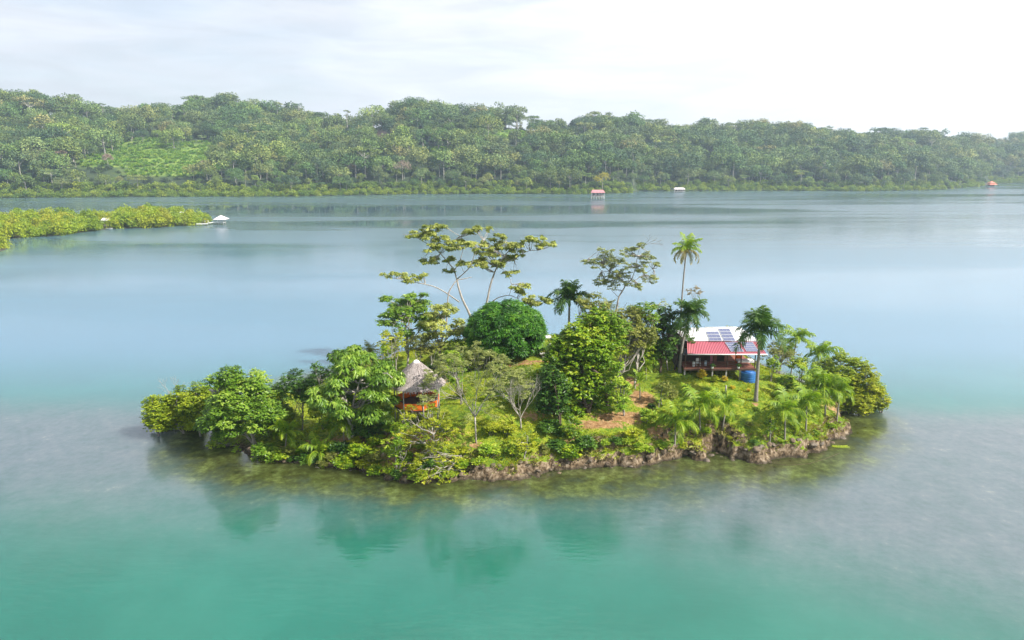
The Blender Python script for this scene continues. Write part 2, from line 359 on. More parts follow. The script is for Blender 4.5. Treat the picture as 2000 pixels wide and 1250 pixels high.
def build_island():
    nx, ny = len(GX), len(GY); v = np.stack([gx, gy, GZ], -1).reshape(-1, 3)
    i, j = np.meshgrid(np.arange(nx-1), np.arange(ny-1)); a = (j*nx+i).ravel()
    f = np.stack([a, a+1, a+nx+1, a+nx], 1)
    keep = v[f][:, :, 2].max(1) > -.8; f = f[keep]
    b = MB(); b.add(v, f, .5, 0, True)
    o = b.build('ground', M['ground']); tag(o, kind='structure')
    dirt = np.zeros(len(v))
    for px, py, rx, ry, w in [(1215, 815, 5.0, 1.4, .9), (1255, 775, 2.2, 3.2, .9), (1170, 830, 4.5, 1.2, .85), (1285, 845, 2.2, 1.6, .7), (1238, 745, 1.6, 3, .8), (1120, 868, 4, 1.6, .55),
                              (1005, 714, 4.5, .7, .95), (1045, 706, 3.5, .6, .9), (840, 845, 5, 2.4, .8), (700, 865, 8, 2.6, .85), (620, 870, 6, 2, .8), (870, 745, 4, 1, .7),
                              (1630, 800, 3, 2, .6), (1320, 722, 2, 1, .5), (1040, 812, 4, 2, .55), (930, 870, 3, 1.4, .6), (1475, 790, .8, .8, .7), (790, 890, 5, 2.2, .7)]:
        p = T(px, py); q = np.exp(-(((v[:, 0]-p[0])/rx)**2+((v[:, 1]-p[1])/ry)**2)); dirt = np.maximum(dirt, q*w)
    at = o.data.attributes.new('dirt', 'FLOAT', 'POINT'); at.data.foreach_set('value', dirt.astype(np.float32))
    return v, dirt
GV, DIRT = build_island()

# ------------------------------------------------------------------ the water
def interp(px, pts): return np.interp(px, [a for a, _ in pts], [b for _, b in pts])
def build_water():
    def axis(lo, a, b, hi, fine):
        l = [a]; st = fine
        while l[-1] > lo: st *= 1.35; l.append(max(lo, l[-1]-st))
        r = [b]; st = fine
        while r[-1] < hi: st = min(st*1.35, 60); r.append(min(hi, r[-1]+st))
        return np.array(sorted(l)[:-1] + list(np.arange(a, b, fine)) + r)
    X = axis(-1900, -110, 110, 2100, 1.3); Y = axis(-250, 20, 175, 2500, 1.3)
    x, y = np.meshgrid(X, Y); v = np.stack([x, y, 0*x], -1).reshape(-1, 3)
    nx, ny = len(X), len(Y); i, j = np.meshgrid(np.arange(nx-1), np.arange(ny-1)); a = (j*nx+i).ravel()
    f = np.stack([a, a+1, a+nx+1, a+nx], 1)
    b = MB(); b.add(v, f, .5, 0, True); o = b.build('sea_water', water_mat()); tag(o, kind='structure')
    xx, yy = v[:, 0], v[:, 1]
    d = -sdist(xx, yy, OUT) + 3.5*fbm(xx*.06, yy*.06, 0, 21, 4)
    shallow = 1 - sstep(.5, 14, d)
    wv = 5*fbm(xx*.03, yy*.03, 0, 31, 4)
    near = sstep(46, 82, yy + wv + .42*np.maximum(xx-6, 0)); far_ = 1 - sstep(90, 110, yy + .8*wv + .05*np.abs(xx+40))  # the grey reaches nearer on the right as painted sky glare
    shelf_glare = near*far_*(1-sstep(90, 160, np.abs(xx)))
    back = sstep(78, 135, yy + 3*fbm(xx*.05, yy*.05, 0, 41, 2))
    calm = sstep(240, 330, yy)*(1-sstep(-60, 160, xx + 60*fbm(xx*.004, yy*.02, 0, 45, 3))) + .0*xx
    sy = interp(1000+xx/np.maximum(yy, 1)*1370, [(a, CH/math.tan(PITCH+math.atan((b_-625)/F))) for a, b_ in ((-900, 392), (0, 386), (700, 381), (1238, 377), (1245, 373), (1850, 371), (1935, 359), (2900, 357))])
    calm = np.maximum(calm, sstep(70, 25, sy-yy)*(yy > 400))
    for nm, arr in (('shallow', shallow), ('shelf_glare', shelf_glare), ('back', back), ('calm', calm), ('far', sstep(130, 420, yy))):
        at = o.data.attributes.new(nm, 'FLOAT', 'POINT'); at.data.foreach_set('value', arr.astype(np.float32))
def water_mat():
    m, N, L = new_mat('sea_water')
    out = N.new('ShaderNodeOutputMaterial'); pr = N.new('ShaderNodeBsdfPrincipled'); L.new(pr.outputs[0], out.inputs[0])
    tc = N.new('ShaderNodeTexCoord'); O = tc.outputs['Object']
    def attr(n):
        a = N.new('ShaderNodeAttribute'); a.attribute_name = n; return a.outputs['Fac']
    n1 = noise_node(N, L, .05, 6, O, .6); n2 = noise_node(N, L, .28, 7, O, .65); n3 = noise_node(N, L, 1.1, 5, O, .65)
    # deep water body; bluer and paler behind and far to paint in sky reflection
    dr = ramp(N, [(.3, (.002, .098, .062)), (.5, (.005, .122, .080)), (.72, (.014, .150, .102))]); L.new(n1.outputs[0], dr.inputs[0])
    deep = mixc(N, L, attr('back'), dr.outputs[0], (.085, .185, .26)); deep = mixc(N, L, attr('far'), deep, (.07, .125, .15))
    # the pale shelf, coral sand with weed; to the right its grey paints glare
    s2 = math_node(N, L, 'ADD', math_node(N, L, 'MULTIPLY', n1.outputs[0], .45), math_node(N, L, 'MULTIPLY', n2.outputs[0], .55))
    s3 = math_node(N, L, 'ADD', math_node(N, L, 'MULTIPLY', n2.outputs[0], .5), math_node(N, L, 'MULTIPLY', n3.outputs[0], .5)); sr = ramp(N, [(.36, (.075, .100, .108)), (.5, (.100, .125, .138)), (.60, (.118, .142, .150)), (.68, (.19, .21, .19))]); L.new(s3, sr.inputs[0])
    sh = attr('shelf_glare'); sf = math_node(N, L, 'ADD', sh, math_node(N, L, 'MULTIPLY', math_node(N, L, 'MULTIPLY', math_node(N, L, 'SUBTRACT', s2, .5), 1.0), sh))
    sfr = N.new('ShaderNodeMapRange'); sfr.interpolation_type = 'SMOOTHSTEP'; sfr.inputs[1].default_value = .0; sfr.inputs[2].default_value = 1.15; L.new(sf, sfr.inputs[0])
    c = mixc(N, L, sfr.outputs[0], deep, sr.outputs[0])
    # olive weed and pale sand by the bank
    h2 = math_node(N, L, 'ADD', math_node(N, L, 'MULTIPLY', n2.outputs[0], .6), math_node(N, L, 'MULTIPLY', n3.outputs[0], .4))
    hr = ramp(N, [(.38, (.025, .028, .007)), (.5, (.055, .066, .018)), (.60, (.11, .14, .040)), (.72, (.20, .26, .15))]); L.new(h2, hr.inputs[0])
    hw = attr('shallow'); hf = math_node(N, L, 'ADD', hw, math_node(N, L, 'MULTIPLY', math_node(N, L, 'MULTIPLY', math_node(N, L, 'SUBTRACT', s2, .5), 2.6), hw))
    hfr = N.new('ShaderNodeMapRange'); hfr.interpolation_type = 'SMOOTHSTEP'; hfr.inputs[1].default_value = .12; hfr.inputs[2].default_value = .95; L.new(hf, hfr.inputs[0])
    c = mixc(N, L, hfr.outputs[0], c, hr.outputs[0])
    pr.subsurface_method = 'BURLEY'; pr.inputs['Subsurface Weight'].default_value = 1; pr.inputs['Subsurface Radius'].default_value = (1, 1, 1); pr.inputs['Subsurface Scale'].default_value = 6.0
    L.new(c, pr.inputs['Base Color']); pr.inputs['IOR'].default_value = 1.9
    # wind: large streaks of rippled and calm water
    mp = N.new('ShaderNodeMapping'); mp.inputs['Scale'].default_value = (.0022, .011, 1); L.new(O, mp.inputs[0])
    w = noise_node(N, L, 1.0, 4, mp.outputs[0], .55)
    wr = N.new('ShaderNodeMapRange'); wr.inputs[1].default_value = .38; wr.inputs[2].default_value = .54; L.new(w.outputs[0], wr.inputs[0])
    wf = math_node(N, L, 'MULTIPLY', wr.outputs[0], math_node(N, L, 'SUBTRACT', 1.0, math_node(N, L, 'MULTIPLY', attr('calm'), .85))); wf = math_node(N, L, 'MULTIPLY', wf, math_node(N, L, 'ADD', .08, math_node(N, L, 'MULTIPLY', attr('far'), .92)))
    r_ = N.new('ShaderNodeMapRange'); r_.inputs[3].default_value = .008; r_.inputs[4].default_value = .22; L.new(wf, r_.inputs[0]); L.new(wr.outputs[0], r_.inputs[0])
    L.new(r_.outputs[0], pr.inputs['Roughness'])
    mb = N.new('ShaderNodeMapping'); mb.inputs['Scale'].default_value = (.40, 1.15, 1); mb.inputs['Rotation'].default_value = (0, 0, .25); L.new(O, mb.inputs[0])
    b1 = noise_node(N, L, 1.3, 2, mb.outputs[0], .5)
    b = N.new('ShaderNodeBump'); b.inputs['Distance'].default_value = .22
    bs = N.new('ShaderNodeMapRange'); bs.inputs[3].default_value = .085; bs.inputs[4].default_value = .30; L.new(wf, bs.inputs[0])
    L.new(math_node(N, L, 'MULTIPLY', bs.outputs[0], math_node(N, L, 'SUBTRACT', 1.0, math_node(N, L, 'MULTIPLY', attr('calm'), .8))), b.inputs['Strength'])
    L.new(b1.outputs[0], b.inputs['Height']); L.new(b.outputs[0], pr.inputs['Normal'])
    return m
build_water()

# ------------------------------------------------------------------ the hills across the water
SH = [(-900, 392), (0, 386), (300, 384), (560, 384), (700, 381), (820, 379), (1000, 379), (1150, 379), (1238, 377), (1245, 373), (1500, 372), (1700, 374), (1850, 371), (1925, 364), (1935, 359), (2100, 357), (2900, 357)]
RG = [(-900, 170), (0, 178), (100, 186), (200, 206), (232, 214), (300, 204), (400, 200), (460, 190), (540, 205), (600, 215), (650, 228), (700, 224), (760, 206), (810, 197), (900, 206), (1000, 212),
      (1060, 228), (1100, 242), (1125, 232), (1170, 222), (1260, 234), (1340, 245), (1500, 244), (1600, 250), (1700, 258), (1810, 256), (1850, 276), (1900, 270), (1960, 266), (2100, 262), (2900, 250)]
RD = [(-900, 330), (0, 300), (300, 330), (420, 420), (600, 380), (760, 300), (900, 290), (1080, 330), (1250, 300), (1500, 320), (1800, 330), (1900, 330), (2900, 300)]
def wdist(py): return (CH)/math.tan(PITCH + math.atan((py-625)/F))
SHD = [(a, wdist(b)) for a, b in SH]
def hill_h(x, y, detail=True):
    px = 1000 + x/np.maximum(y, 1)*1370
    S = interp(px, SHD) + 9*fbm(x*.012, y*.0, 0, 51, 3) + 3*fbm(x*.07, 0, 0, 52, 2); Rr = S + interp(px, RD)
    el = np.arctan((625 - interp(px, RG))/F) - PITCH
    zr = CH + Rr*np.tan(el) - 25
    t = (y - S)/(Rr - S)
    prof = np.where(t < 1, np.clip(t, 0, 1)**.88, 1 - .12*np.clip(t-1, 0, 3)) 
    z = zr*prof
    z = z + (22*fbm(x*.007, y*.007, 0, 61, 3) + 5*fbm(x*.022, y*.022, 0, 63, 3))*sstep(.05, .4, t)*(1-.75*sstep(.8, 1, t))
    z = np.where(t < 0, -2.5*sstep(0, -.03, t), .3+z*sstep(0, .06, t))
    return z, t, px
MA = []
def soil_mat():
    m, N, L = new_mat('hill_soil')
    out = N.new('ShaderNodeOutputMaterial'); pr = N.new('ShaderNodeBsdfPrincipled'); L.new(pr.outputs[0], out.inputs[0])
    tc = N.new('ShaderNodeTexCoord'); n = noise_node(N, L, .02, 6, tc.outputs['Object']); n2 = noise_node(N, L, .15, 6, tc.outputs['Object'])
    g = ramp(N, [(.35, (.012, .026, .010)), (.65, (.04, .06, .018))]); L.new(n2.outputs[0], g.inputs[0])  # dark green forest floor, painting shade into the gaps between trees
    cg = ramp(N, [(.3, (.06, .12, .012)), (.5, (.13, .21, .02)), (.7, (.24, .29, .04))]); L.new(n2.outputs[0], cg.inputs[0])
    a = N.new('ShaderNodeAttribute'); a.attribute_name = 'clear'; b = N.new('ShaderNodeAttribute'); b.attribute_name = 'scar'
    c = mixc(N, L, a.outputs['Fac'], g.outputs[0], cg.outputs[0]); c = mixc(N, L, b.outputs['Fac'], c, (.42, .25, .20))
    L.new(c, pr.inputs['Base Color']); pr.inputs['Roughness'].default_value = .95; return m
CLEAR = [(285, 292, 120, 22), (380, 315, 80, 25), (240, 300, 90, 18), (1560, 250, 1, 1), (840, 300, 45, 10), (1000, 262, 45, 8), (1385, 320, 25, 6)]
def project(x, y, z):
    dx, dy, dz = x, y, z-CH; dep = dy*cp - dz*sp
    return 1000+F*dx/dep, 625-F*(dy*sp+dz*cp)/dep
def clear_mask(x, y, z):
    u, w = project(x, y, z); r = 0*x
    for a, b, ra, rb in [(280, 288, 62, 17), (300, 308, 125, 18), (390, 305, 65, 26), (210, 318, 60, 10), (330, 335, 90, 10), (845, 298, 50, 9), (1000, 264, 50, 8), (1390, 318, 26, 7)]:
        r = np.maximum(r, np.exp(-((u-a)/ra)**4-((w-b)/rb)**4))
    return r
def scar_mask(x, y, z):
    u, w = project(x, y, z); return np.maximum(np.exp(-((u-742)/15)**4-((w-270)/15)**4), .6*np.exp(-((u-768)/5)**4-((w-248)/3)**4))
def build_hills():
    u = np.linspace(-1.35, 1.35, 420); tt = np.concatenate([np.linspace(-.08, 1.05, 85), np.linspace(1.12, 3.2, 24)])
    px = 1000 + u*1370; S = interp(px, SHD); Rr = interp(px, RD)
    Yg = S[None, :] + tt[:, None]*Rr[None, :]; Xg = u[None, :]*Yg
    z, _, _ = hill_h(Xg, Yg); v = np.stack([Xg, Yg, z], -1).reshape(-1, 3)
    nx, ny = len(u), len(tt); i, j = np.meshgrid(np.arange(nx-1), np.arange(ny-1)); a = (j*nx+i).ravel()
    b = MB(); b.add(v, np.stack([a, a+1, a+nx+1, a+nx], 1), .5, 0, True); o = b.build('hills', soil_mat()); tag(o, kind='structure')
    for nm, fn in (('clear', clear_mask), ('scar', scar_mask)):
        at = o.data.attributes.new(nm, 'FLOAT', 'POINT'); at.data.foreach_set('value', fn(v[:, 0], v[:, 1], v[:, 2]).astype(np.float32))
build_hills()

# ------------------------------------------------------------------ foliage builders
def rdir(rng, n, zmin=-1.0):
    z = rng.uniform(zmin, 1, n); a = rng.uniform(0, 2*math.pi, n); r = np.sqrt(np.maximum(0, 1-z*z))
    return np.stack([r*np.cos(a), r*np.sin(a), z], 1)
LD, LS = 2.7, 1.12
def leaf_clumps(mb, rng, clumps, dens, Ln, W, nleaf=7, droop=.5, zmin=-.45, inner=.25, flat=0.0, mi=0):
    """rosettes of leaves on and inside each ellipsoidal clump (cx,cy,cz,rx,ry,rz)"""
    for c in clumps:
        c = np.asarray(c, float); r = c[3:]; n = max(4, int(LD*dens*4*math.pi*((r[0]*r[1]*r[2])**(1/3))**2*.7))
        d = rdir(rng, n, zmin); k = rng.uniform(.72, 1.1, n); inn = rng.random(n) < inner; k[inn] *= rng.uniform(.3, .9, inn.sum())
        p = c[:3] + d*r*k[:, None]; ct = rng.normal(0, .19)
        q = np.repeat(p, nleaf, 0); dd = np.repeat(d, nleaf, 0); m = len(q)
        a = np.tile(np.arange(nleaf)*2*math.pi/nleaf, n) + np.repeat(rng.uniform(0, 6.28, n), nleaf) + rng.normal(0, .35, m)
        ax = np.stack([np.cos(a), np.sin(a), np.zeros(m)], 1)*(1-.3*flat) + dd*.45*(1-flat) + np.array([0, 0, -1.0])*droop*rng.uniform(.3, 1.3, m)[:, None] + rng.normal(0, .22, (m, 3))
        nr = dd*.6 + np.array([0, 0, .9]) + rng.normal(0, .3, (m, 3))
        t = np.clip(.45 + ct + np.repeat(rng.normal(0, .14, n), nleaf) + rng.normal(0, .17, m), 0, 1)
        mb.leaves(q + rng.normal(0, Ln*.12, (m, 3)), ax, nr, LS*Ln*rng.uniform(.6, 1.25, m), LS*W*rng.uniform(.8, 1.3, m), t, mi)
def bez(a, b, bend, n=6, up=.0, rng=None, wob=0.0):
    a, b = np.asarray(a, float), np.asarray(b, float); t = np.linspace(0, 1, n)[:, None]
    m = (a+b)/2 + np.asarray(bend, float); p = (1-t)**2*a + 2*t*(1-t)*m + t*t*b
    if rng is not None and wob: p[1:-1] += rng.normal(0, wob, (n-2, 3))
    return p
def limbs(mb, rng, trunk, clumps, r0, start=.35, twigs=2, sides=5):
    """limbs from the trunk line to every clump, with twigs inside the clump"""
    trunk = np.asarray(trunk, float); n = len(trunk)
    for c in clumps:
        c = np.asarray(c, float); k = int(np.clip(rng.uniform(start, 1)*(n-1), 1, n-1))
        zs = trunk[:, 2]; ok = [i for i in range(int(start*(n-1)), n) if zs[i] < c[2]-.1] or [int(start*(n-1))]
        k = ok[-1] if rng.random() < .5 else ok[rng.integers(len(ok))]
        a = trunk[k]; L_ = np.linalg.norm(c[:3]-a); r = r0*min(.55, .12+.06*L_)
        q = bez(a, c[:3], (rng.normal(0, .08*L_), rng.normal(0, .08*L_), -.10*L_ if c[2] > a[2]+L_*.4 else .12*L_), 7, rng=rng, wob=.03*L_)
        mb.tube(q, np.linspace(r, r*.35, 7), sides)
        for _ in range(twigs):
            e = c[:3] + rdir(rng, 1, -.2)[0]*c[3:]*.85; s = q[rng.integers(3, 6)]
            mb.tube(bez(s, e, rng.normal(0, .1, 3), 4), np.linspace(r*.4, r*.12, 4), 4, cap=False)
def tree(name, label, cat, base, box, ncl=18, mat='leaf_grove', bark='bark_grey', dens=2.2, Ln=.45, W=.2, nleaf=7, droop=.5, clr=.34, tr=.16, dy=0.0, depth=.9,
         seed=1, lean=None, shell=.6, flat=0.0, zmin=-.45, twigs=2, group=None, inner=.25, world=None, stems=1, csq=.75, zfloor=None):
    """a tree surveyed from its base pixel and the pixel box of its crown"""
    rng = np.random.default_rng(seed)
    b = T(*base) if world is None else np.array(world, float)
    Y = b[1]+dy; x0, y0, x1, y1 = box; lo, hi = P(x0, y1, Y), P(x1, y0, Y)
    cc = np.array([(lo[0]+hi[0])/2, Y, (lo[2]+hi[2])/2]); R = np.array([(hi[0]-lo[0])/2, (hi[0]-lo[0])/2*depth, (hi[2]-lo[2])/2])
    cr = clr*min(R[0], max(R[2], R[0]*.5)); cl = []
    tries = 0
    while len(cl) < ncl and tries < 4000:
        tries += 1
        d = rdir(rng, 1, -.75)[0]; k = rng.uniform(shell, 1)**.7; r = cr*rng.uniform(.65, 1.25)
        p = cc + d*k*np.maximum(R - r*np.array([.8, .8, .8*csq]), .1)
        if all(np.linalg.norm((p-q[:3])/np.array([1, 1, csq])) > .62*(r+q[3]) for q in cl) or tries > 2500: cl.append((*p, r, r, r*csq))
    root = empty(name, b - np.array([0, 0, .1]), label, cat, group)
    tb = MB(); top = cc + np.array([0, 0, R[2]*.25])
    for s in range(stems):
        off = rng.normal(0, .35*R[0], 3)*np.array([1, 1, .3]) if stems > 1 else np.zeros(3)
        path = bez(b - np.array([0, 0, .3]), top+off, (0, 0, 0) if lean is None else lean, 9, rng=rng, wob=.015*np.linalg.norm(top-b))
        tb.tube(path, np.linspace(tr*1.25, tr*.35, 9)/(1 if s == 0 else 1.4), 8)
        limbs(tb, rng, path, cl[s::stems], tr*1.6, .35, twigs)
    tb.build('trunk', M[bark], root)
    lb = MB(); leaf_clumps(lb, rng, cl, dens, Ln, W, nleaf, droop, zmin, inner, flat)
    if mat == 'leaf_bare_none': return root
    lb.build('crown', M[mat], root)
    return root
def fractal(mb, rng, p, d, L_, r, depth, tips, spread=.5, up=.15, kids=3, ratio=.72):
    d = d/np.linalg.norm(d); q = bez(p, p+d*L_, rng.normal(0, .06*L_, 3), 5); mb.tube(q, np.linspace(r, r*.62, 5), 6 if depth > 2 else 4, cap=False)
    e = q[-1]
    if depth == 0: tips.append(e); return
    for k in range(kids):
        a = rng.normal(0, spread, 3); nd = d + a + np.array([0, 0, up])
        fractal(mb, rng, e if k < 2 else q[3], nd, L_*ratio*rng.uniform(.8, 1.15), r*.6, depth-1, tips, spread, up, kids, ratio)

# palms ------------------------------------------------------------
def frond_mesh(name, Lf, el0, curl, nl, Ll, Wl, mat, hang=.5, plume=0.0, seed=0, vshape=.35):
    """one feather leaf along +X from the origin: stalk with two rows of leaflets"""
    rng = np.random.default_rng(seed); n = 22; s = np.linspace(0, 1, n)
    ang = el0 - curl*s**1.3; seg = Lf/(n-1)
    x = np.concatenate([[0], np.cumsum(np.cos(ang[:-1])*seg)]); z = np.concatenate([[0], np.cumsum(np.sin(ang[:-1])*seg)])
    y = .04*Lf*np.sin(s*3+rng.uniform(0, 6))*s; p = np.stack([x, y, z], 1)
    b = MB(); b.tube(p, np.linspace(.05, .012, n), 4, tint=.75)
    st = rng.uniform(0, 1, 0)
    k = np.linspace(.12, .995, nl); q = np.stack([np.interp(k, s, p[:, i]) for i in range(3)], 1)
    tg = np.stack([np.cos(np.interp(k, s, ang)), 0*k, np.sin(np.interp(k, s, ang))], 1); nm = np.stack([-tg[:, 2], 0*k, tg[:, 0]], 1)
    lenk = Ll*np.clip(np.sin(np.clip(k*1.02, 0, 1)*math.pi)**.55, .25, 1)
    for sd in (-1, 1):
        side = np.tile([0, sd, 0], (nl, 1)).astype(float)
        fwd = (.35+.75*k)[:, None]
        ax = side + tg*fwd + nm*(vshape+rng.normal(0, .1+plume, nl))[:, None] + np.array([0, 0, -hang])*rng.uniform(.6, 1.4, nl)[:, None] + rng.normal(0, .05+plume*.5, (nl, 3))
        ax /= np.linalg.norm(ax, axis=1)[:, None]
        # two-segment leaflet, the outer half drooping
        a2 = ax + np.array([0, 0, -.65*hang-.25]); a2 /= np.linalg.norm(a2, axis=1)[:, None]
        wv = np.cross(ax, nm); wv = tg*.9 + .2*wv; wv /= np.linalg.norm(wv, axis=1)[:, None]
        L1 = (lenk*.55*rng.uniform(.85, 1.15, nl))[:, None]; w = Wl*.5
        m_ = q+ax*L1; e = m_+a2*L1*.85
        v = np.stack([q-wv*w*.7, q+wv*w*.7, m_+wv*w, m_-wv*w, e+wv*w*.15, e-wv*w*.15], 1).reshape(-1, 3)
        i0 = np.arange(nl)*6; f = np.concatenate([np.stack([i0, i0+1, i0+2, i0+3], 1), np.stack([i0+3, i0+2, i0+4, i0+5], 1)])
        t = np.clip(.3+.38*k**3+rng.normal(0, .12, nl), 0, 1); b.add(v, f, np.repeat(t, 6), 0)
    o = b.build(name, M[mat]); me = o.data; bpy.data.objects.remove(o); return me
def frond_set(Lf, Ll, Wl, nl, mat, old, hang, plume, seed, curls=(.9, 1.2, 1.6, 2.0, 2.2)):
    els = (1.35, 1.05, .72, .35, -.05)
    return [frond_mesh('frond', Lf*(.86+.04*i), els[i], curls[i], nl, Ll, Wl, (mat if i < 4 else old), hang, plume, seed+i*3+j) for i in range(5) for j in range(2)]
FR = {
 'young': frond_set(3.5, 1.0, .125, 28, 'frond_coconut', 'frond_coconut', .75, .07, 10, (1.1, 1.7, 2.1, 2.3, 2.1)),
 'coco': frond_set(3.6, 1.0, .125, 28, 'frond_coconut', 'frond_old', .75, .06, 40),
 'royal': frond_set(3.3, .95, .13, 38, 'frond_dark', 'frond_dark', .45, .30, 70, (1.0, 1.5, 1.9, 2.1, 1.9)),
 'areca': frond_set(2.3, .55, .075, 26, 'frond_coconut', 'frond_coconut', .35, .05, 100, (.7, 1.1, 1.4, 1.6, 1.5)),
 'behind': frond_set(3.2, .85, .085, 30, 'leaf_olive', 'frond_old', .6, .08, 130),
}
def palm(name, label, base, crown, kind='coco', tr=.13, n=18, scale=1.0, seed=0, group=None, shaft=False, nuts=0, lean=None, world=None, dy=0.0, lows=1.0, bark='palm_bark', cat='palm'):
    rng = np.random.default_rng(seed); b = T(*base) if world is None else np.array(world, float)
    c = P(crown[0], crown[1], b[1]+dy); root = empty(name, b-np.array([0, 0, .1]), label, cat, group)
    q = bez(b-np.array([0, 0, .3]), c, (0, 0, 0) if lean is None else lean, 12); rr = np.linspace(tr*1.25, tr*.8, 12); rr[0] = tr*1.8; rr[1] = tr*1.35
    tb = MB(); tb.tube(q, rr, 10)
    for k in range(3, 11):                          # leaf scars ring the trunk
        pass
    tb.build('trunk', M[bark], root)
    if shaft:
        sb = MB(); d = q[-1]-q[-2]; d /= np.linalg.norm(d); sb.tube([c-d*.1, c+d*.3, c+d*.9, c+d*1.4], [tr*.9, tr*1.25, tr*1.0, tr*.5], 10); sb.build('crownshaft', M['shaft'], root); c = c+d*1.25
    for i in range(n):
        lv = i/n; e = int(np.clip(lv*5*lows, 0, 4)); me = FR[kind][e*2+rng.integers(2)]
        o = bpy.data.objects.new('frond', me); COL.objects.link(o); o.parent = root
        o.location = Vector(c-b+np.array([0, 0, .1-.12*lv]) + np.array([rng.normal(0, .05), rng.normal(0, .05), 0])); s = scale*rng.uniform(.85, 1.12)*(.8 if i == 0 else 1)
        o.rotation_euler = (rng.normal(0, .12), rng.normal(0, .14), i*2.399+rng.normal(0, .25)); o.scale = (s, s, s)
    for i in range(nuts):
        a = i*2.4; nb = MB(); v, f = ICO2; nb.add(v*np.array([.14, .14, .17])+c+np.array([math.cos(a)*.28, math.sin(a)*.28, -.35-.12*(i % 2)]), f, .5, 0, True); nb.build('coconut', M['nut'], root)
    return root
M['shaft'] = plain('shaft', (.10, .20, .04), (.16, .26, .05), 2, .4)
M['nut'] = plain('nut', (.22, .19, .05), (.34, .24, .08), 4, .5)

# ------------------------------------------------------------------ buildings on the island
M['white_roof'] = plain('white_roof', (.60, .585, .56), (.84, .84, .83), .9, .45, stretch=(2.2, .5, 1), detail=8)
M['white_paint'] = plain('white_paint', (.66, .65, .62), (.80, .79, .77), 3, .55)
def red_roof():
    m, N, L = new_mat('red_roof'); out = N.new('ShaderNodeOutputMaterial'); pr = N.new('ShaderNodeBsdfPrincipled'); L.new(pr.outputs[0], out.inputs[0])
    tc = N.new('ShaderNodeTexCoord'); s = N.new('ShaderNodeSeparateXYZ'); L.new(tc.outputs['Object'], s.inputs[0])
    n = noise_node(N, L, 1.1, 6, tc.outputs['Object'])
    f = N.new('ShaderNodeMapRange'); f.inputs[1].default_value = -2.6; f.inputs[2].default_value = -6.2; L.new(math_node(N, L, 'ADD', s.outputs[0], math_node(N, L, 'MULTIPLY', n.outputs[0], 2.0)), f.inputs[0])
    c = mixc(N, L, f.outputs[0], (.46, .125, .16), (.40, .20, .11)); L.new(c, pr.inputs['Base Color']); pr.inputs['Roughness'].default_value = .5; return m
M['red_roof'] = red_roof()
M['timber_dark'] = plain('timber_dark', (.05, .028, .02), (.11, .06, .04), 2, .8, stretch=(1, 6, 6))
M['timber_red'] = plain('timber_red', (.20, .07, .045), (.30, .12, .08), 2, .7, stretch=(1, 8, 1), bump=.2)
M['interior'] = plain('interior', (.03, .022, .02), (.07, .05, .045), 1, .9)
M['panel'] = plain('panel', (.09, .10, .18), (.13, .145, .24), .8, .2, spec=.8)
M['alu'] = plain('alu', (.55, .56, .58), (.66, .67, .69), 2, .4, metal=.2)
M['blue_tank'] = plain('blue_tank', (.01, .07, .26), (.04, .17, .42), 1.5, .5, stretch=(1, 1, .4), detail=7)
M['orange_paint'] = plain('orange_paint', (.75, .14, .015), (.85, .20, .02), 2, .6)
M['post_grey'] = plain('post_grey', (.26, .25, .23), (.40, .38, .35), 3, .8)
M['cloth_white'] = plain('cloth_white', (.7, .7, .7), (.8, .8, .8), 3, .9)
M['cloth_pink'] = plain('cloth_pink', (.30, .10, .16), (.42, .16, .22), 3, .9)
M['cloth_blue'] = plain('cloth_blue', (.35, .42, .55), (.5, .56, .66), 3, .9)
M['concrete'] = plain('concrete', (.34, .32, .29), (.48, .46, .43), 3, .9, bump=.3)

def slab(mb, a, b, c, d, th, mi=0):
    """thick sheet through four corners, th below"""
    q = np.array([a, b, c, d], float); n = np.cross(q[1]-q[0], q[3]-q[0]); n /= np.linalg.norm(n)
    if n[2] < 0: n = -n
    v = np.concatenate([q, q-n*th]); mb.add(v, [(0,1,2,3),(7,6,5,4),(0,4,5,1),(1,5,6,2),(2,6,7,3),(3,7,4,0)], .5, mi)
def lerp(a, b, t): return np.asarray(a, float)*(1-t)+np.asarray(b, float)*t

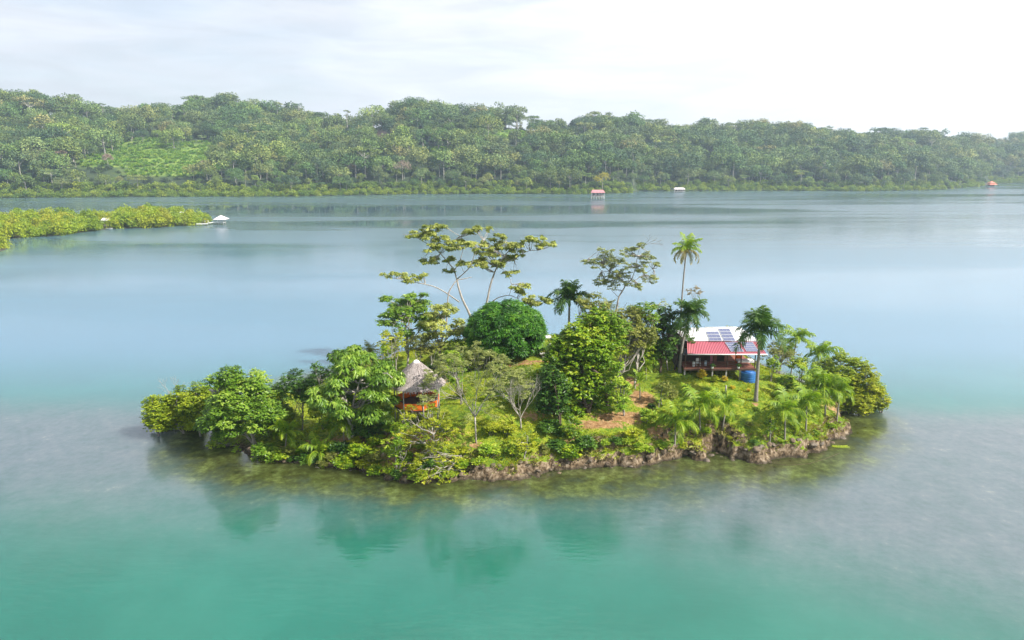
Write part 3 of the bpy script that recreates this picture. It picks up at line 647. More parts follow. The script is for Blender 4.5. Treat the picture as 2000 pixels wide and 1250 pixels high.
def build_house():
    yd = 92.9                                   # front edge of the deck
    x0, x1 = P(1336, 720, yd)[0], P(1476, 720, yd)[0]
    zd = P(1400, 719, yd)[2]; yb = yd+3.4       # deck level, house wall line
    ze = P(1420, 691, yd-.7)[2]; A = P(1343, 692, yd-.7); B = P(1497, 690, yd-.7)
    A[2] = B[2] = ze; zt = P(1420, 667, yb)[2]; Cc = P(1480, 667, yb); D = P(1342, 667, yb); Cc[2] = D[2] = zt
    xm, gz = (x0+x1)/2, zd-1.7
    root = empty('house', (xm, yd+4, gz), 'white roofed house with red veranda roof and solar panels at the top of the lawn', 'house')
    # lower red corrugated roof
    rb = MB(); n = 46; t = np.linspace(0, 1, n*4+1); wave = .045*np.cos(t*n*2*math.pi)
    e = A[None]*(1-t[:, None])+B[None]*t[:, None]; r = D[None]*(1-t[:, None])+Cc[None]*t[:, None]
    e = e.copy(); r = r.copy(); e[:, 2] += wave; r[:, 2] += wave
    v = np.concatenate([e, r, e-[0, 0, .03], r-[0, 0, .03]]); k = len(t); i = np.arange(k-1)
    f = np.concatenate([np.stack([i, i+1, k+i+1, k+i], 1), np.stack([2*k+i+1, 2*k+i, 3*k+i, 3*k+i+1], 1), np.stack([i+1, i, 2*k+i, 2*k+i+1], 1)])
    rb.add(v, f, .5, 0, False); vr = rb.build('veranda_roof', M['red_roof'], root)
    gb = MB(); gb.tube([A+[0, -.06, -.08], lerp(A, B, .5)+[0, -.06, -.09], B+[.1, -.06, -.08]], .085, 8); gb.build('gutter', M['white_paint'], root)
    gb = MB(); gb.tube([B+[.1, -.06, -.1], B+[.1, .1, -.35], B+[-.9, .9, -.9], B+[-.95, .9, -2.6]], .05, 6); gb.build('drainpipe', M['white_paint'], root)
    # upper white hipped roof
    yr = yb+4.6; zr = P(1420, 640, yr)[2]
    E = P(1340, 667, yb); H = P(1482, 667, yb); E[2] = H[2] = zt+.12; I = P(1378, 640, yr); J = P(1447, 642, yr); I[2] = J[2] = zr
    ybk = yr+4.2; K = np.array([E[0], ybk, zt-.1]); Q = np.array([H[0]+.2, ybk, zt-.1])
    wb = MB(); slab(wb, E, H, J, I, .08); slab(wb, I, J, Q, K, .08)
    vv = np.array([E, I, K, E-[0, 0, .08], K-[0, 0, .08]]); wb.add(vv, [(0, 1, 2), (3, 4, 1)], .5, 0)
    vv = np.array([H, Q, J]); wb.add(vv, [(0, 1, 2)], .5, 0)
    wr_ = wb.build('roof', M['white_roof'], root)
    for q in np.linspace(.06, .94, 12):         # standing seams
        sb = MB(); a_, b_ = lerp(E, H, q)+[0, 0, .03], lerp(I, J, q)+[0, 0, .03]; sb.tube([a_, b_], .025, 4); sb.build('roof_seam', M['white_roof'], wr_)
    rc = MB(); rc.tube([I+[-.1, 0, .03], J+[.1, 0, .03]], .1, 8); rc.build('ridge_cap', M['white_paint'], wr_)
    # solar panels: rectangular modules in two banks on the white roof and two on the red one
    def bank(parent, p00, p10, p01, rows, lift):
        p00, p10, p01 = map(lambda q: np.array(q, float), (p00, p10, p01)); u, w = p10-p00, p01-p00
        nrm = np.cross(u, w); nrm /= np.linalg.norm(nrm); nrm = nrm if nrm[2] > 0 else -nrm
        for k in range(rows):
            a = p00+w*(k+.04)/rows+nrm*lift; c = p00+w*(k+.96)/rows+nrm*lift
            fb = MB(); slab(fb, a, a+u, c+u, c, .05); fr = fb.build('solar_panel', M['alu'], parent)
            cb = MB(); iu, iw = u*.02, (c-a)*.05; up = nrm*.006
            for g in range(3):
                s0, s1 = .02+.32*g+.0, .02+.32*(g+1)-.008
                slab(cb, a+u*s0+iw+up, a+u*s1+iw+up, c+u*s1-iw+up, c+u*s0-iw+up, .004)
            cb.build('cell_field', M['panel'], fr)
            cb2 = fr
    def on(y, z, ya, za, yb_, zb):              # z of a roof plane at y
        return za+(zb-za)*(y-ya)/(yb_-ya)
    def rp(px, py, lo, hi):                     # pixel -> point on the roof plane through heights lo(y,z) hi(y,z)
        d = ray(px, py); s = (hi[1]-lo[1])/(hi[0]-lo[0]); t = (lo[1]+s*(0-lo[0])-CH)/(d[2]-s*d[1]); return np.array([0, 0, CH])+d*t
    W1, W2 = (yb, zt+.12), (yr, zr); R1, R2 = (yd-.7, ze), (yb, zt)
    bank(wr_, rp(1386, 667, W1, W2), rp(1411, 667, W1, W2), rp(1378.5, 648, W1, W2), 3, .10)
    bank(wr_, rp(1414, 667, W1, W2), rp(1437, 667, W1, W2), rp(1402.5, 642.5, W1, W2), 4, .10)
    bank(vr, rp(1428, 688, R1, R2), rp(1453, 688, R1, R2), rp(1415.5, 669.5, R1, R2), 4, .12)
    bank(vr, rp(1458, 687.5, R1, R2), rp(1482, 687.5, R1, R2), rp(1446.5, 669.5, R1, R2), 4, .12)
    # deck of boards, joists and stilts
    nb_ = 12; dp = (yb-yd)/nb_; me = None
    for i_ in range(nb_):
        o = None
        if me is None:
            b = MB(); b.box((xm, yd+dp*.5, zd-.03), (x1-x0, dp*.92, .06)); o = b.build('deck_board', M['timber_red'], root); me = o.data
        else:
            o = bpy.data.objects.new('deck_board', me); COL.objects.link(o); o.parent = root; o.location = (0, dp*i_, 0)
    b = MB(); b.box((xm, yd-.03, zd-.18), (x1-x0+.1, .06, .28)); b.build('fascia', M['timber_dark'], root)
    for q in np.linspace(0, 1, 6):
        x = x0+.15+(x1-x0-.3)*q; b = MB(); g = float(Z(x, yd+.15))-.3; b.box((x, yd+.15, (g+zd-.2)/2), (.18, .18, zd-.2-g)); b.build('stilt', M['post_grey'], root)
        b = MB(); b.box((x, yd+.12, (zd+ze)/2-.08), (.12, .12, ze-zd-.16)); b.build('veranda_post', M['timber_dark'], root)
    for h in (.95, .5):
        b = MB(); b.box(((x0*.62+x1*.38), yd+.1, zd+h), ((x1-x0)*.74, .05, .06)); b.build('railing', M['timber_dark'], root)
    b = MB(); b.box((x1-.05, yd+1.7, zd+.95), (.05, 3.2, .06)); b.build('railing', M['timber_dark'], root)
    # walls of the room behind, with door and windows
    def zroof(y): return zt-.1
    wl = MB(); xw0, xw1 = x0+.1, x0+(x1-x0)*.66
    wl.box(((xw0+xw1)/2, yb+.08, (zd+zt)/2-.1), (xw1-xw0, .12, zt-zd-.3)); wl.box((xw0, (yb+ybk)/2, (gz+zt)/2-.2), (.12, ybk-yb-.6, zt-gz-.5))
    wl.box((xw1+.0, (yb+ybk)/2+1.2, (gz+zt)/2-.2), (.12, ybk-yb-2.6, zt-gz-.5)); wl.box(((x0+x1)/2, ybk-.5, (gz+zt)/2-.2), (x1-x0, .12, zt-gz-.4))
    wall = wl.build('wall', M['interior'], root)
    for q, w_ in ((.16, 1.0), (.42, 1.1)):
        x = lerp(xw0, xw1, q); b = MB(); b.box((x, yb-.01, zd+1.45), (w_, .05, 1.0)); fr = b.build('window', M['post_grey'], root)
        b = MB(); b.box((x, yb-.05, zd+1.45), (w_-.14, .03, .86)); b.build('pane', M['panel'], fr)
    x = lerp(xw0, xw1, .76); b = MB(); b.box((x, yb-.02, zd+1.0), (.95, .06, 2.0)); b.build('door', M['timber_red'], root)
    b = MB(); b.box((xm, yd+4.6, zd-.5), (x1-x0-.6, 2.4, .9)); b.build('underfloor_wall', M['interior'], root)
    fl = MB(); fl.box(((xw1+x1)/2+.2, (yb+ybk)/2-.6, zd-.04), (x1-xw1+.2, ybk-yb-1.2, .1)); fl.build('terrace_floor', M['timber_red'], root)
    st = MB()
    for q in np.linspace(.1, .95, 5):
        st.box((lerp(xw1, x1, q), ybk-1.2, (zd+zt)/2), (.1, .1, zt-zd-.2))
    st.build('rear_post', M['timber_dark'], root)
    # things standing on the deck
    def T_(nm, lab, cat, x, y, z): return empty(nm, (x, y, z), lab, cat)
    def at(px): return P(px, 716, yd+.8)[0]
    t = T_('armchair', 'white plastic chair behind the veranda railing near its left end', 'chair', at(1365), yd+1.2, zd)
    b = MB(); b.box((at(1365), yd+1.2, zd+.42), (.6, .55, .06)); b.build('seat', M['cloth_white'], t)
    b = MB(); b.box((at(1365), yd+1.46, zd+.75), (.6, .05, .6)); b.build('backrest', M['cloth_white'], t)
    for sx in (-.26, .26):
        for sy in (-.23, .23):
            b = MB(); b.box((at(1365)+sx, yd+1.2+sy, zd+.2), (.05, .05, .4)); b.build('leg', M['cloth_white'], t)
        b = MB(); b.box((at(1365)+sx, yd+1.2, zd+.66), (.06, .5, .04)); b.build('armrest', M['cloth_white'], t)
    b = MB(); b.tube([(at(1355), yd+.9, zd), (at(1355), yd+.9, zd+.05), (at(1355), yd+.9, zd+.7), (at(1355), yd+.9, zd+.74)], [.17, .19, .19, .12], 12)
    tag(b.build('white_barrel', M['cloth_white'], None), 'small white barrel left of the white chair on the veranda', 'barrel')
    for px_, mt, w_, h_, lab in ((1390, 'cloth_pink', .42, .9, 'plum coloured cloth hung from the veranda roof'), (1379, 'cloth_blue', .35, .7, 'pale blue cloth hung over the veranda railing')):
        xx = P(px_, 700, yd+.3)[0]; top = (ze-.2) if mt == 'cloth_pink' else zd+1.0
        tt = np.linspace(0, 1, 13); w2 = .04*np.sin(tt*14); a = np.stack([xx+w_*(tt-.5), yd+.3+w2, 0*tt+top], 1); c = a-[0, 0, h_ if mt != 'cloth_pink' else 1.6]
        b = MB(); v = np.concatenate([a, c, a+[0, .015, 0], c+[0, .015, 0]]); i = np.arange(12)
        b.add(v, np.concatenate([np.stack([i, 13+i, 14+i, i+1], 1), np.stack([26+i+1, 39+i+1, 39+i, 26+i], 1)]), .5, 0, True)
        tag(b.build('hanging_cloth', M[mt], None), lab, 'cloth')
    for px_, lab in ((1391, 'hanging plant pot by the middle of the veranda rail'), (1442, 'hanging plant pot by the right veranda post')):
        x = P(px_, 716, yd-.1)[0]; t = T_('hanging_pot', lab, 'plant pot', x, yd-.16, zd+.05)
        b = MB(); b.tube([(x, yd-.16, zd-.02), (x, yd-.16, zd+.3)], [.13, .22], 10); b.build('pot', M['cloth_white'], t)
        b = MB(); leaf_clumps(b, np.random.default_rng(4), [(x, yd-.16, zd+.48, .26, .26, .2)], 30, .2, .08); b.build('foliage', M['leaf_dark'], t)
    # table with white cloth, and an orange cupboard, on the sunny right end
    x = at(1458); t = T_('table', 'long table under a white cloth at the right end of the deck', 'table', x, yd+1.5, zd)
    b = MB(); b.box((x, yd+1.5, zd+.76), (2.3, .95, .05)); b.build('tabletop', M['timber_dark'], t)
    for sx in (-1, 1):
        for sy in (-.38, .38): b = MB(); b.box((x+sx, yd+1.5+sy, zd+.37), (.07, .07, .74)); b.build('leg', M['timber_dark'], t)
    b = MB(); b.box((x, yd+1.5, zd+.80), (2.4, 1.05, .02)); b.box((x, yd+.97, zd+.66), (2.4, .015, .28)); b.box((x-1.2, yd+1.5, zd+.66), (.015, 1.05, .28)); b.box((x+1.2, yd+1.5, zd+.66), (.015, 1.05, .28))
    tag(b.build('tablecloth', M['cloth_white'], None), 'white cloth covering the long table on the deck', 'tablecloth')
    x = at(1451); b = MB(); b.box((x, yd+3.0, zd+.95), (.75, .5, 1.9)); b.box((x, yd+2.74, zd+.5), (.6, .03, .8)); b.box((x, yd+2.74, zd+1.4), (.6, .03, .8))
    tag(b.build('cupboard', M['orange_paint'], None), 'tall orange cupboard under the red roof behind the white table', 'cupboard')
    # blue tank beside the stilts
    c = P(1461, 745, yd-.2); g = float(Z(c[0], yd-.1)); t = T_('water_tank', 'round bright blue water tank below the right end of the deck', 'tank', c[0], yd-.1, g)
    b = MB(); zz = np.linspace(0, 1.45, 15); rr = 1.02+.03*np.cos(zz*18); b.tube(np.stack([0*zz+c[0], 0*zz+yd-.1, zz+g-.1], 1), rr, 28); b.build('tank_shell', M['blue_tank'], t)
    b = MB(); b.tube([(c[0], yd-.1, g+1.35), (c[0], yd-.1, g+1.48), (c[0], yd-.1, g+1.5)], [.95, .4, .3], 20); b.build('lid', M['blue_tank'], t)
build_house()

def thatch_mat():
    m, N, L = new_mat('thatch'); out = N.new('ShaderNodeOutputMaterial'); pr = N.new('ShaderNodeBsdfPrincipled'); L.new(pr.outputs[0], out.inputs[0])
    tc = N.new('ShaderNodeTexCoord'); mp = N.new('ShaderNodeMapping'); mp.inputs['Scale'].default_value = (4, 4, 1.2); L.new(tc.outputs['Object'], mp.inputs[0])
    n = noise_node(N, L, 3.0, 8, mp.outputs[0], .7); at = N.new('ShaderNodeAttribute'); at.attribute_name = 'tint'
    s = math_node(N, L, 'ADD', math_node(N, L, 'MULTIPLY', n.outputs[0], .6), math_node(N, L, 'MULTIPLY', at.outputs['Fac'], .4))
    r = ramp(N, [(.3, (.12, .095, .085)), (.5, (.30, .255, .235)), (.7, (.50, .44, .41))]); L.new(s, r.inputs[0]); L.new(r.outputs[0], pr.inputs['Base Color'])
    pr.inputs['Roughness'].default_value = .95; b = N.new('ShaderNodeBump'); b.inputs['Strength'].default_value = .8; b.inputs['Distance'].default_value = .12; L.new(n.outputs[0], b.inputs['Height']); L.new(b.outputs[0], pr.inputs['Normal'])
    return m
M['thatch'] = thatch_mat()
def thatched(root, c, apex, eave_r, eave_z, rng, cap_mat, capr=.45):
    """steep thatched cone with shaggy straw, parts: thatch_roof (> roof_cap)"""
    b = MB(); nr, ns = 14, 44; th = np.linspace(0, 2*math.pi, ns, endpoint=False); rows = []
    for i in range(nr):
        t = i/(nr-1); r = .35 + (eave_r-.35)*(t**.92); z = apex - (apex-eave_z)*t**.94
        rr = r*(1+.03*np.sin(th*3+1)+rng.normal(0, .012, ns)); rows.append(np.stack([c[0]+rr*np.cos(th), c[1]+rr*np.sin(th), z+rng.normal(0, .03, ns)], 1))
    v = np.concatenate(rows); i = np.arange(nr-1)[:, None]*ns; j = np.arange(ns)[None]; k = (j+1) % ns
    f = np.stack([i+j, i+ns+j, i+ns+k, i+k], -1).reshape(-1, 4)
    b.add(v, f, np.repeat(rng.uniform(.3, .7, nr), ns), 0, True)
    m = 3200; t = rng.uniform(0, 1.02, m)**.6; a = rng.uniform(0, 6.283, m); r = .35+(eave_r-.35)*t**.92; z = apex-(apex-eave_z)*t**.94
    p = np.stack([c[0]+r*np.cos(a), c[1]+r*np.sin(a), z+.03], 1); sl_ = (apex-eave_z)/eave_r
    ax = np.stack([np.cos(a), np.sin(a), -sl_*np.ones(m)], 1)+rng.normal(0, .12, (m, 3)); nr_ = np.stack([np.cos(a)*sl_, np.sin(a)*sl_, np.ones(m)], 1)
    b.leaves(p, ax, nr_, rng.uniform(.25, .42, m), .07, rng.uniform(0, 1, m), 0, .05)
    ro = b.build('thatch_roof', M['thatch'], root)
    cb = MB(); zz = np.array([.0, .2, .36, .45]); cb.tube(np.stack([0*zz+c[0], 0*zz+c[1], apex-.22+zz], 1), [capr*1.15, capr, capr*.6, capr*.1], 16); cb.build('roof_cap', M[cap_mat], ro)
def build_hut():
    rng = np.random.default_rng(5); Yh = T(820, 830)[1]+1.6
    a = P(806, 706, Yh); e0, e1 = P(762, 772, Yh-.0), P(868, 772, Yh); er = (e1[0]-e0[0])/2+.05; c = np.array([(e0[0]+e1[0])/2, Yh])
    zf = P(815, 802, Yh-er*.75)[2]; ze = P(815, 768, Yh-er*.9)[2]+.25; g = float(Z(*c))
    root = empty('thatched_hut', (c[0], c[1], g), 'round open hut with grey thatched cone roof and orange side screens', 'hut')
    thatched(root, c, a[2], er, ze, rng, 'white_paint', .42)
    wr = er*.82; angs = [math.radians(q) for q in (-164, -118, -68, -22, 24, 70, 116, 162)]
    for i, q in enumerate(angs):
        x, y = c[0]+wr*math.cos(q), c[1]+wr*math.sin(q); gz = float(Z(x, y))-.3
        b = MB(); b.tube([(x, y, gz), (x, y, ze+.5)], .085, 8); b.build('post', M['post_grey'], root)
    for i in range(8):
        q0, q1 = angs[i], angs[(i+1) % 8]; p0 = np.array([c[0]+wr*math.cos(q0), c[1]+wr*math.sin(q0)]); p1 = np.array([c[0]+wr*math.cos(q1), c[1]+wr*math.sin(q1)])
        d = p1-p0; L_ = np.hypot(*d); m = (p0+p1)/2; b = MB(); b.box((m[0], m[1], zf+.42), (L_-.12, .04, .85), rz=math.atan2(d[1], d[0])); b.build('side_screen', M['orange_paint'], root)
        b = MB(); b.box((m[0], m[1], zf-.12), (L_-.1, .09, .2), rz=math.atan2(d[1], d[0])); b.build('beam', M['timber_dark'], root)
    b = MB(); th = np.linspace(0, 2*math.pi, 24, endpoint=False); b.tube([(c[0], c[1], zf-.1), (c[0], c[1], zf)], wr*.96, 24); b.build('floor', M['timber_dark'], root)
    b = MB(); b.tube([(c[0], c[1], g-.3), (c[0], c[1], a[2]-.4)], .1, 8); b.build('centre_post', M['timber_dark'], root)
build_hut()
def build_cabin():
    rng = np.random.default_rng(15); Yc = 108.0; a = P(1178, 606, Yc); c = np.array([a[0]+.3, Yc]); g = float(Z(*c))
    root = empty('thatched_cabin', (c[0], c[1], g), 'weathered thatched cabin mostly hidden behind the big leafy tree', 'cabin')
    thatched(root, c, a[2], 4.2, g+2.5, rng, 'orange_paint', .35)
    b = MB(); b.tube([(c[0], c[1], g-.2), (c[0], c[1], g+2.8)], 3.2, 12); w = b.build('wall', M['timber_dark'], root)
    b = MB(); b.box((c[0], c[1]-3.2, g+1.1), (.9, .1, 2.0)); b.build('door', M['timber_red'], root)
build_cabin()
def build_garden_things():
    # white pedestal basin, small white pergola beyond the mango tree
    p = T(1064, 697); x, y, z = p; root = empty('stone_table', (x, y, z), 'low pale stone table at the end of the garden path', 'table')
    b = MB(); b.box((x, y, z+.25), (.8, .6, .5)); b.build('pedestal', M['concrete'], root); b = MB(); b.box((x, y, z+.55), (1.5, .9, .12)); b.build('top', M['concrete'], root)
    y += 3.0; x = P(1067, 670, y)[0]; z = float(Z(x, y)); root = empty('pergola', (x, y, z), 'small white timber pergola right of the round mango tree', 'pergola')
    for sx in (-.6, .6):
        for sy in (-.5, .5): b = MB(); b.box((x+sx, y+sy, z+1.1), (.1, .1, 2.4)); b.build('post', M['white_paint'], root)
    h = P(1067, 658, y)[2]
    b = MB(); b.box((x, y, h), (1.5, 1.4, .1)); b.build('roof', M['white_paint'], root)
    # small tree stump post on the lawn and short shrubs
    p = T(1417, 768); b = MB(); b.tube([p-[0, 0, .1], p+[0, 0, .5], p+[0.02, 0, 1.1]], [.11, .10, .10], 8); tag(b.build('garden_post', M['post_grey'], None), 'short weathered post standing on the lawn before the veranda', 'post')
build_garden_things()

# ------------------------------------------------------------------ island trees (surveyed one by one)
def island_trees():
    # --- left point
    g = 'mangroves on the left point'
    for i, (bx, x0, y0, x1, y1, dy) in enumerate([(308, 282, 768, 345, 848, 0), (352, 318, 752, 392, 850, 1.0), (392, 355, 745, 432, 848, 0), (350, 300, 775, 400, 845, 4), (425, 395, 742, 462, 850, 2.5)]):
        tree('mangrove', ['yellow-green mangrove at the very tip of the left point', 'mangrove with bare twigs poking out second from the left tip', 'mangrove third from the left tip beside the leaning tree',
             'mangrove behind the left tip partly hidden by its neighbours', 'tall mangrove touching the leaning pale-trunked tree'][i], 'mangrove', None, (x0, y0, x1, y1), 26, 'leaf_mangrove', 'bark_grey',
             dens=3.4, Ln=.27, W=.14, droop=.1, clr=.36, tr=.10, depth=.95, seed=20+i, world=(*G(bx, 852, 0)[:2] + np.array([0, dy]), 0), stems=3, zmin=-.7, group=g, inner=.35)
    # bare twigs above the left mangroves
    for i, (px, py, top, lab) in enumerate([(350, 830, 735, 'bare white twigs rising above the left mangroves'), (322, 845, 775, 'tangle of pale dead branches on the tip mangrove')]):
        rng = np.random.default_rng(30+i); b0 = G(px, py, 0)+[0, .6, 0]; tp = P(px, top, b0[1]); h = tp[2]; root = empty('dead_shrub', b0, lab, 'shrub'); b = MB(); tips = []
        fractal(b, rng, b0, np.array([0, 0, 1.]), h*.42, .06, 4, tips, .42, .1, 3, .66); b.build('branches', M['bark_pale'], root)
    tree('leaning_tree', 'broad leafy tree with forked pale trunk leaning over the water on the left', 'tree', (500, 868), (392, 712, 555, 880), 30, 'leaf_almond', 'bark_pale', dens=2.3, Ln=.42, W=.19, droop=.55, clr=.27, tr=.20, seed=41, dy=-.5, stems=2, lean=(.9, -.8, -.8), shell=.5, depth=.75)
    tree('overhanging_shrub', 'shrub hanging over the water below the leaning tree', 'shrub', (530, 880), (490, 862, 542, 912), 7, 'leaf_almond', 'bark_grey', dens=3, Ln=.3, W=.15, clr=.4, tr=.07, seed=42, dy=-1.2)
    tree('overhanging_shrub', 'yellow-green branch cluster low over the water at the left', 'shrub', (470, 868), (405, 850, 470, 890), 7, 'leaf_bright', 'bark_grey', dens=2.6, Ln=.3, W=.15, clr=.36, tr=.07, seed=43, dy=-.8)
    for i, (bx, by, box, mt, lab) in enumerate([
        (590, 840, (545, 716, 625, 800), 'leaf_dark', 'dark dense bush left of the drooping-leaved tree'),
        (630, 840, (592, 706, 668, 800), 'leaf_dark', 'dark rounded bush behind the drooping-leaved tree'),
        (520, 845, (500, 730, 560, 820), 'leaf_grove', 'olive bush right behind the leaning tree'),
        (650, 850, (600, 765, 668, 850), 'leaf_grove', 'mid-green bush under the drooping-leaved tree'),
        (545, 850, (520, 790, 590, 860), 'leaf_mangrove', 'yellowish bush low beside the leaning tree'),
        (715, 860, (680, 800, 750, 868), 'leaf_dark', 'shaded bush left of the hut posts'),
        (900, 790, (868, 690, 912, 760), 'leaf_bright', 'fresh green bush behind the feathery tree'),
        (885, 740, (862, 680, 905, 720), 'leaf_bright', 'bright green shrub beside the mango tree'),
        (760, 800, (700, 760, 770, 830), 'leaf_grove', 'bush close to the left side of the hut')]):
        tree('bush', lab, 'bush', (bx, by), box, 16, mt, 'bark_grey', dens=2.8, Ln=.3, W=.14, clr=.36, tr=.08, seed=50+i, stems=2, zmin=-.6)
    rng = np.random.default_rng(61); b0 = T(578, 835); root = empty('dry_shrub', b0, 'brown leafless shrub between the leaning tree and the dark bushes', 'shrub'); b = MB()
    for k in range(5): fractal(b, rng, b0+rng.normal(0, .5, 3)*[1, 1, 0], rdir(rng, 1, .4)[0]+[0, 0, .6], 1.5, .06, 4, [], .5, .08, 3, .7)
    b.build('branches', M['bark_grey'], root)
    tree('drooping_tree', 'large tree with hanging bright green leaves left of the thatched hut', 'tree', (690, 868), (602, 676, 795, 838), 44, 'leaf_almond', 'bark_pale', dens=2.6, Ln=.62, W=.2, nleaf=8, droop=1.5, clr=.22, tr=.20, seed=71, lean=(-1.2, -.3, .8), stems=2, shell=.45, flat=.35, csq=.5, depth=.8)
    # --- trees behind the hut
    tree('spreading_tree', 'spreading green tree with slim trunk just behind the thatched cone', 'tree', (797, 722), (728, 566, 862, 665), 36, 'leaf_almond', 'bark_pale', dens=1.8, Ln=.5, W=.24, droop=.6, clr=.25, tr=.15, seed=81, dy=2.0, shell=.35, flat=.3, csq=.5)
    tree('spreading_tree', 'open crowned tree with white trunk between the hut and the mango', 'tree', (860, 720), (812, 580, 915, 680), 28, 'leaf_tall', 'bark_pale', dens=1.5, Ln=.5, W=.2, droop=.9, clr=.22, tr=.17, seed=82, dy=2.0, shell=.4, flat=.3, csq=.5)
    tree('slim_tree', 'thin twiggy tree with sparse leaves left of the hut roof', 'tree', (775, 745), (740, 600, 800, 690), 8, 'leaf_almond', 'bark_grey', dens=1.2, Ln=.35, W=.16, clr=.24, tr=.08, seed=83, dy=3.0, shell=.4)
    for i, (bx, by, box, mt) in enumerate([(768, 760, (738, 640, 792, 705), 'leaf_yellow'), (840, 735, (820, 650, 872, 720), 'leaf_olive'), (815, 740, (790, 650, 835, 715), 'leaf_olive'), (885, 728, (868, 655, 915, 705), 'leaf_grove'), (745, 770, (720, 660, 770, 740), 'leaf_grove'), (700, 790, (690, 672, 735, 740), 'leaf_olive')]):
        tree('bush', ['yellow-green bush left of the hut roof', 'dry olive bush right of the hut roof', 'scrubby bush directly behind the hut roof', 'bush between the hut and the mango tree', 'bush left of the hut below the slim tree', 'grey-green bush behind the drooping-leaved tree'][i],
             'bush', (bx, by), box, 11, mt, 'bark_grey', dens=2.0, Ln=.32, W=.13, droop=.5, clr=.34, tr=.07, seed=90+i, dy=3)
    # --- mango dome: dense, clipped, dark
    rng = np.random.default_rng(7); b0 = T(990, 712); b0 = np.array([P(988, 700, b0[1]+3.4)[0], b0[1]+3.4, 0.]); b0[2] = float(Z(b0[0], b0[1])); Ym = b0[1]; c = P(987, 647, Ym); R = mpp(Ym)*73
    root = empty('mango_tree', b0, 'dense round dome of dark green leaves behind the hut lawn', 'tree')
    tb = MB(); lb = MB(); cl = []
    for k in range(150):
        d = rdir(rng, 1, -.62)[0]; r = R*rng.uniform(.15, .24); p = c+d*(R-r*.72)*np.array([1, 1, .80 if d[2] > 0 else .78]); cl.append((*p, r, r, r*.8))
    leaf_clumps(lb, rng, cl, 3.2, .55, .15, 8, 1.0, -.3, .15); lb.build('crown', M['leaf_mango'], root)
    for k in range(3):
        e = c+rdir(rng, 1, .0)[0]*R*.5; tb.tube(bez(b0-[0, 0, .3], e, (0, 0, 0), 6), np.linspace(.3, .1, 6), 8)
    tb.build('trunk', M['bark_dark'], root)
    # --- the tall layered trees
    def pxtree(label, base_w, paths, pads, leaf, mat, seed, Ln, W, dens, droop, name='tall_tree', nl=7, rz=.35):
        rng = np.random.default_rng(seed); root = empty(name, base_w, label, 'tree'); tb = MB()
        for pth, r0, r1 in paths:
            pts = np.array([P(a, b_, base_w[1]+d) for a, b_, d in pth]); t = np.linspace(0, len(pts)-1, len(pts)*3); pts2 = np.stack([np.interp(t, np.arange(len(pts)), pts[:, i]) for i in range(3)], 1)
            pts2[1:-1] = (pts2[:-2]+2*pts2[1:-1]+pts2[2:])/4; tb.tube(pts2, np.linspace(r0, r1, len(pts2)), 8)
        cl = []
        for a, b_, rx, ry, d in pads:
            c0 = P(a, b_, base_w[1]+d); m = mpp(c0[1], c0[2]); n = max(4, int(rx*ry/(14 if rz < .5 else 9)))
            for _ in range(n):
                q = c0+np.array([rng.uniform(-1, 1)*rx*m, rng.uniform(-1, 1)*rx*m*.7, rng.uniform(-1, 1)*ry*m*.95]); r = min(rx, 6 if rz < .5 else 4.2)*m*rng.uniform(.6, 1.3); cl.append((*q, r, r, r*rz))
                near = min((np.linalg.norm(np.array(P(x_, y_, base_w[1]+dd_))-q), (x_, y_, dd_)) for pth, _, _ in paths for x_, y_, dd_ in pth[1:])[1]
                tb.tube(bez(P(near[0], near[1], base_w[1]+near[2]), q, (0, 0, -.2), 5, rng=rng, wob=.08), np.linspace(.055, .015, 5), 4, cap=False)
        tb.build('trunk', M['bark_pale'], root); lb = MB(); leaf_clumps(lb, rng, cl, dens, Ln, W, nl, droop, -.1, .2, .55); lb.build('crown', M[mat], root); return root
    w0 = np.array([P(925, 690, 114)[0], 114, 0.]); w0[2] = float(Z(w0[0], w0[1]))
    pxtree('tall pale tree whose forked trunk leans left with flat layers of leaves', w0,
           [([(925, 690, 0), (924, 632, 0), (915, 608, 0), (903, 585, 0), (895, 560, .3), (893, 548, .5)], .24, .14),
            ([(897, 590, 0), (872, 572, -.5), (850, 560, -1), (830, 555, -1.4), (802, 550, -2), (775, 544, -2.4), (752, 540, -2.5)], .12, .03),
            ([(872, 640, -1), (873, 600, -.8), (876, 570, -.5), (885, 556, 0), (893, 546, .4), (905, 545, .6), (921, 541, .8)], .14, .06),
            ([(893, 550, .4), (888, 528, .6), (875, 512, 1), (860, 495, 1.4), (842, 480, 1.8), (820, 468, 2), (805, 458, 2), (786, 458, 2)], .12, .02),
            ([(893, 545, .4), (908, 532, 0), (920, 520, -.5), (925, 500, -.8), (935, 485, -1), (945, 470, -1)], .10, .03),
            ([(888, 528, .6), (900, 505, 1.5), (905, 485, 2), (900, 462, 2.5)], .08, .02)],
           [(762, 536, 16, 4, -2.4), (795, 540, 18, 9, -2.2), (822, 536, 8, 5, -1.5), (812, 456, 14, 7, 2), (840, 448, 18, 8, 2), (862, 444, 12, 5, 2.2), (850, 463, 22, 7, 1.6), (905, 450, 24, 5, 2.2), (940, 447, 16, 6, 1.2),
            (860, 480, 24, 8, 1.2), (900, 478, 28, 8, .8), (838, 506, 20, 7, 1), (868, 506, 16, 6, .5), (880, 527, 12, 5, .3), (910, 515, 14, 6, 0), (930, 478, 18, 8, -.8)],
           7, 'leaf_tall', 101, .50, .22, 3.2, .9)
    w1 = np.array([P(948, 690, 116)[0], 116, 0.]); w1[2] = float(Z(w1[0], w1[1]))
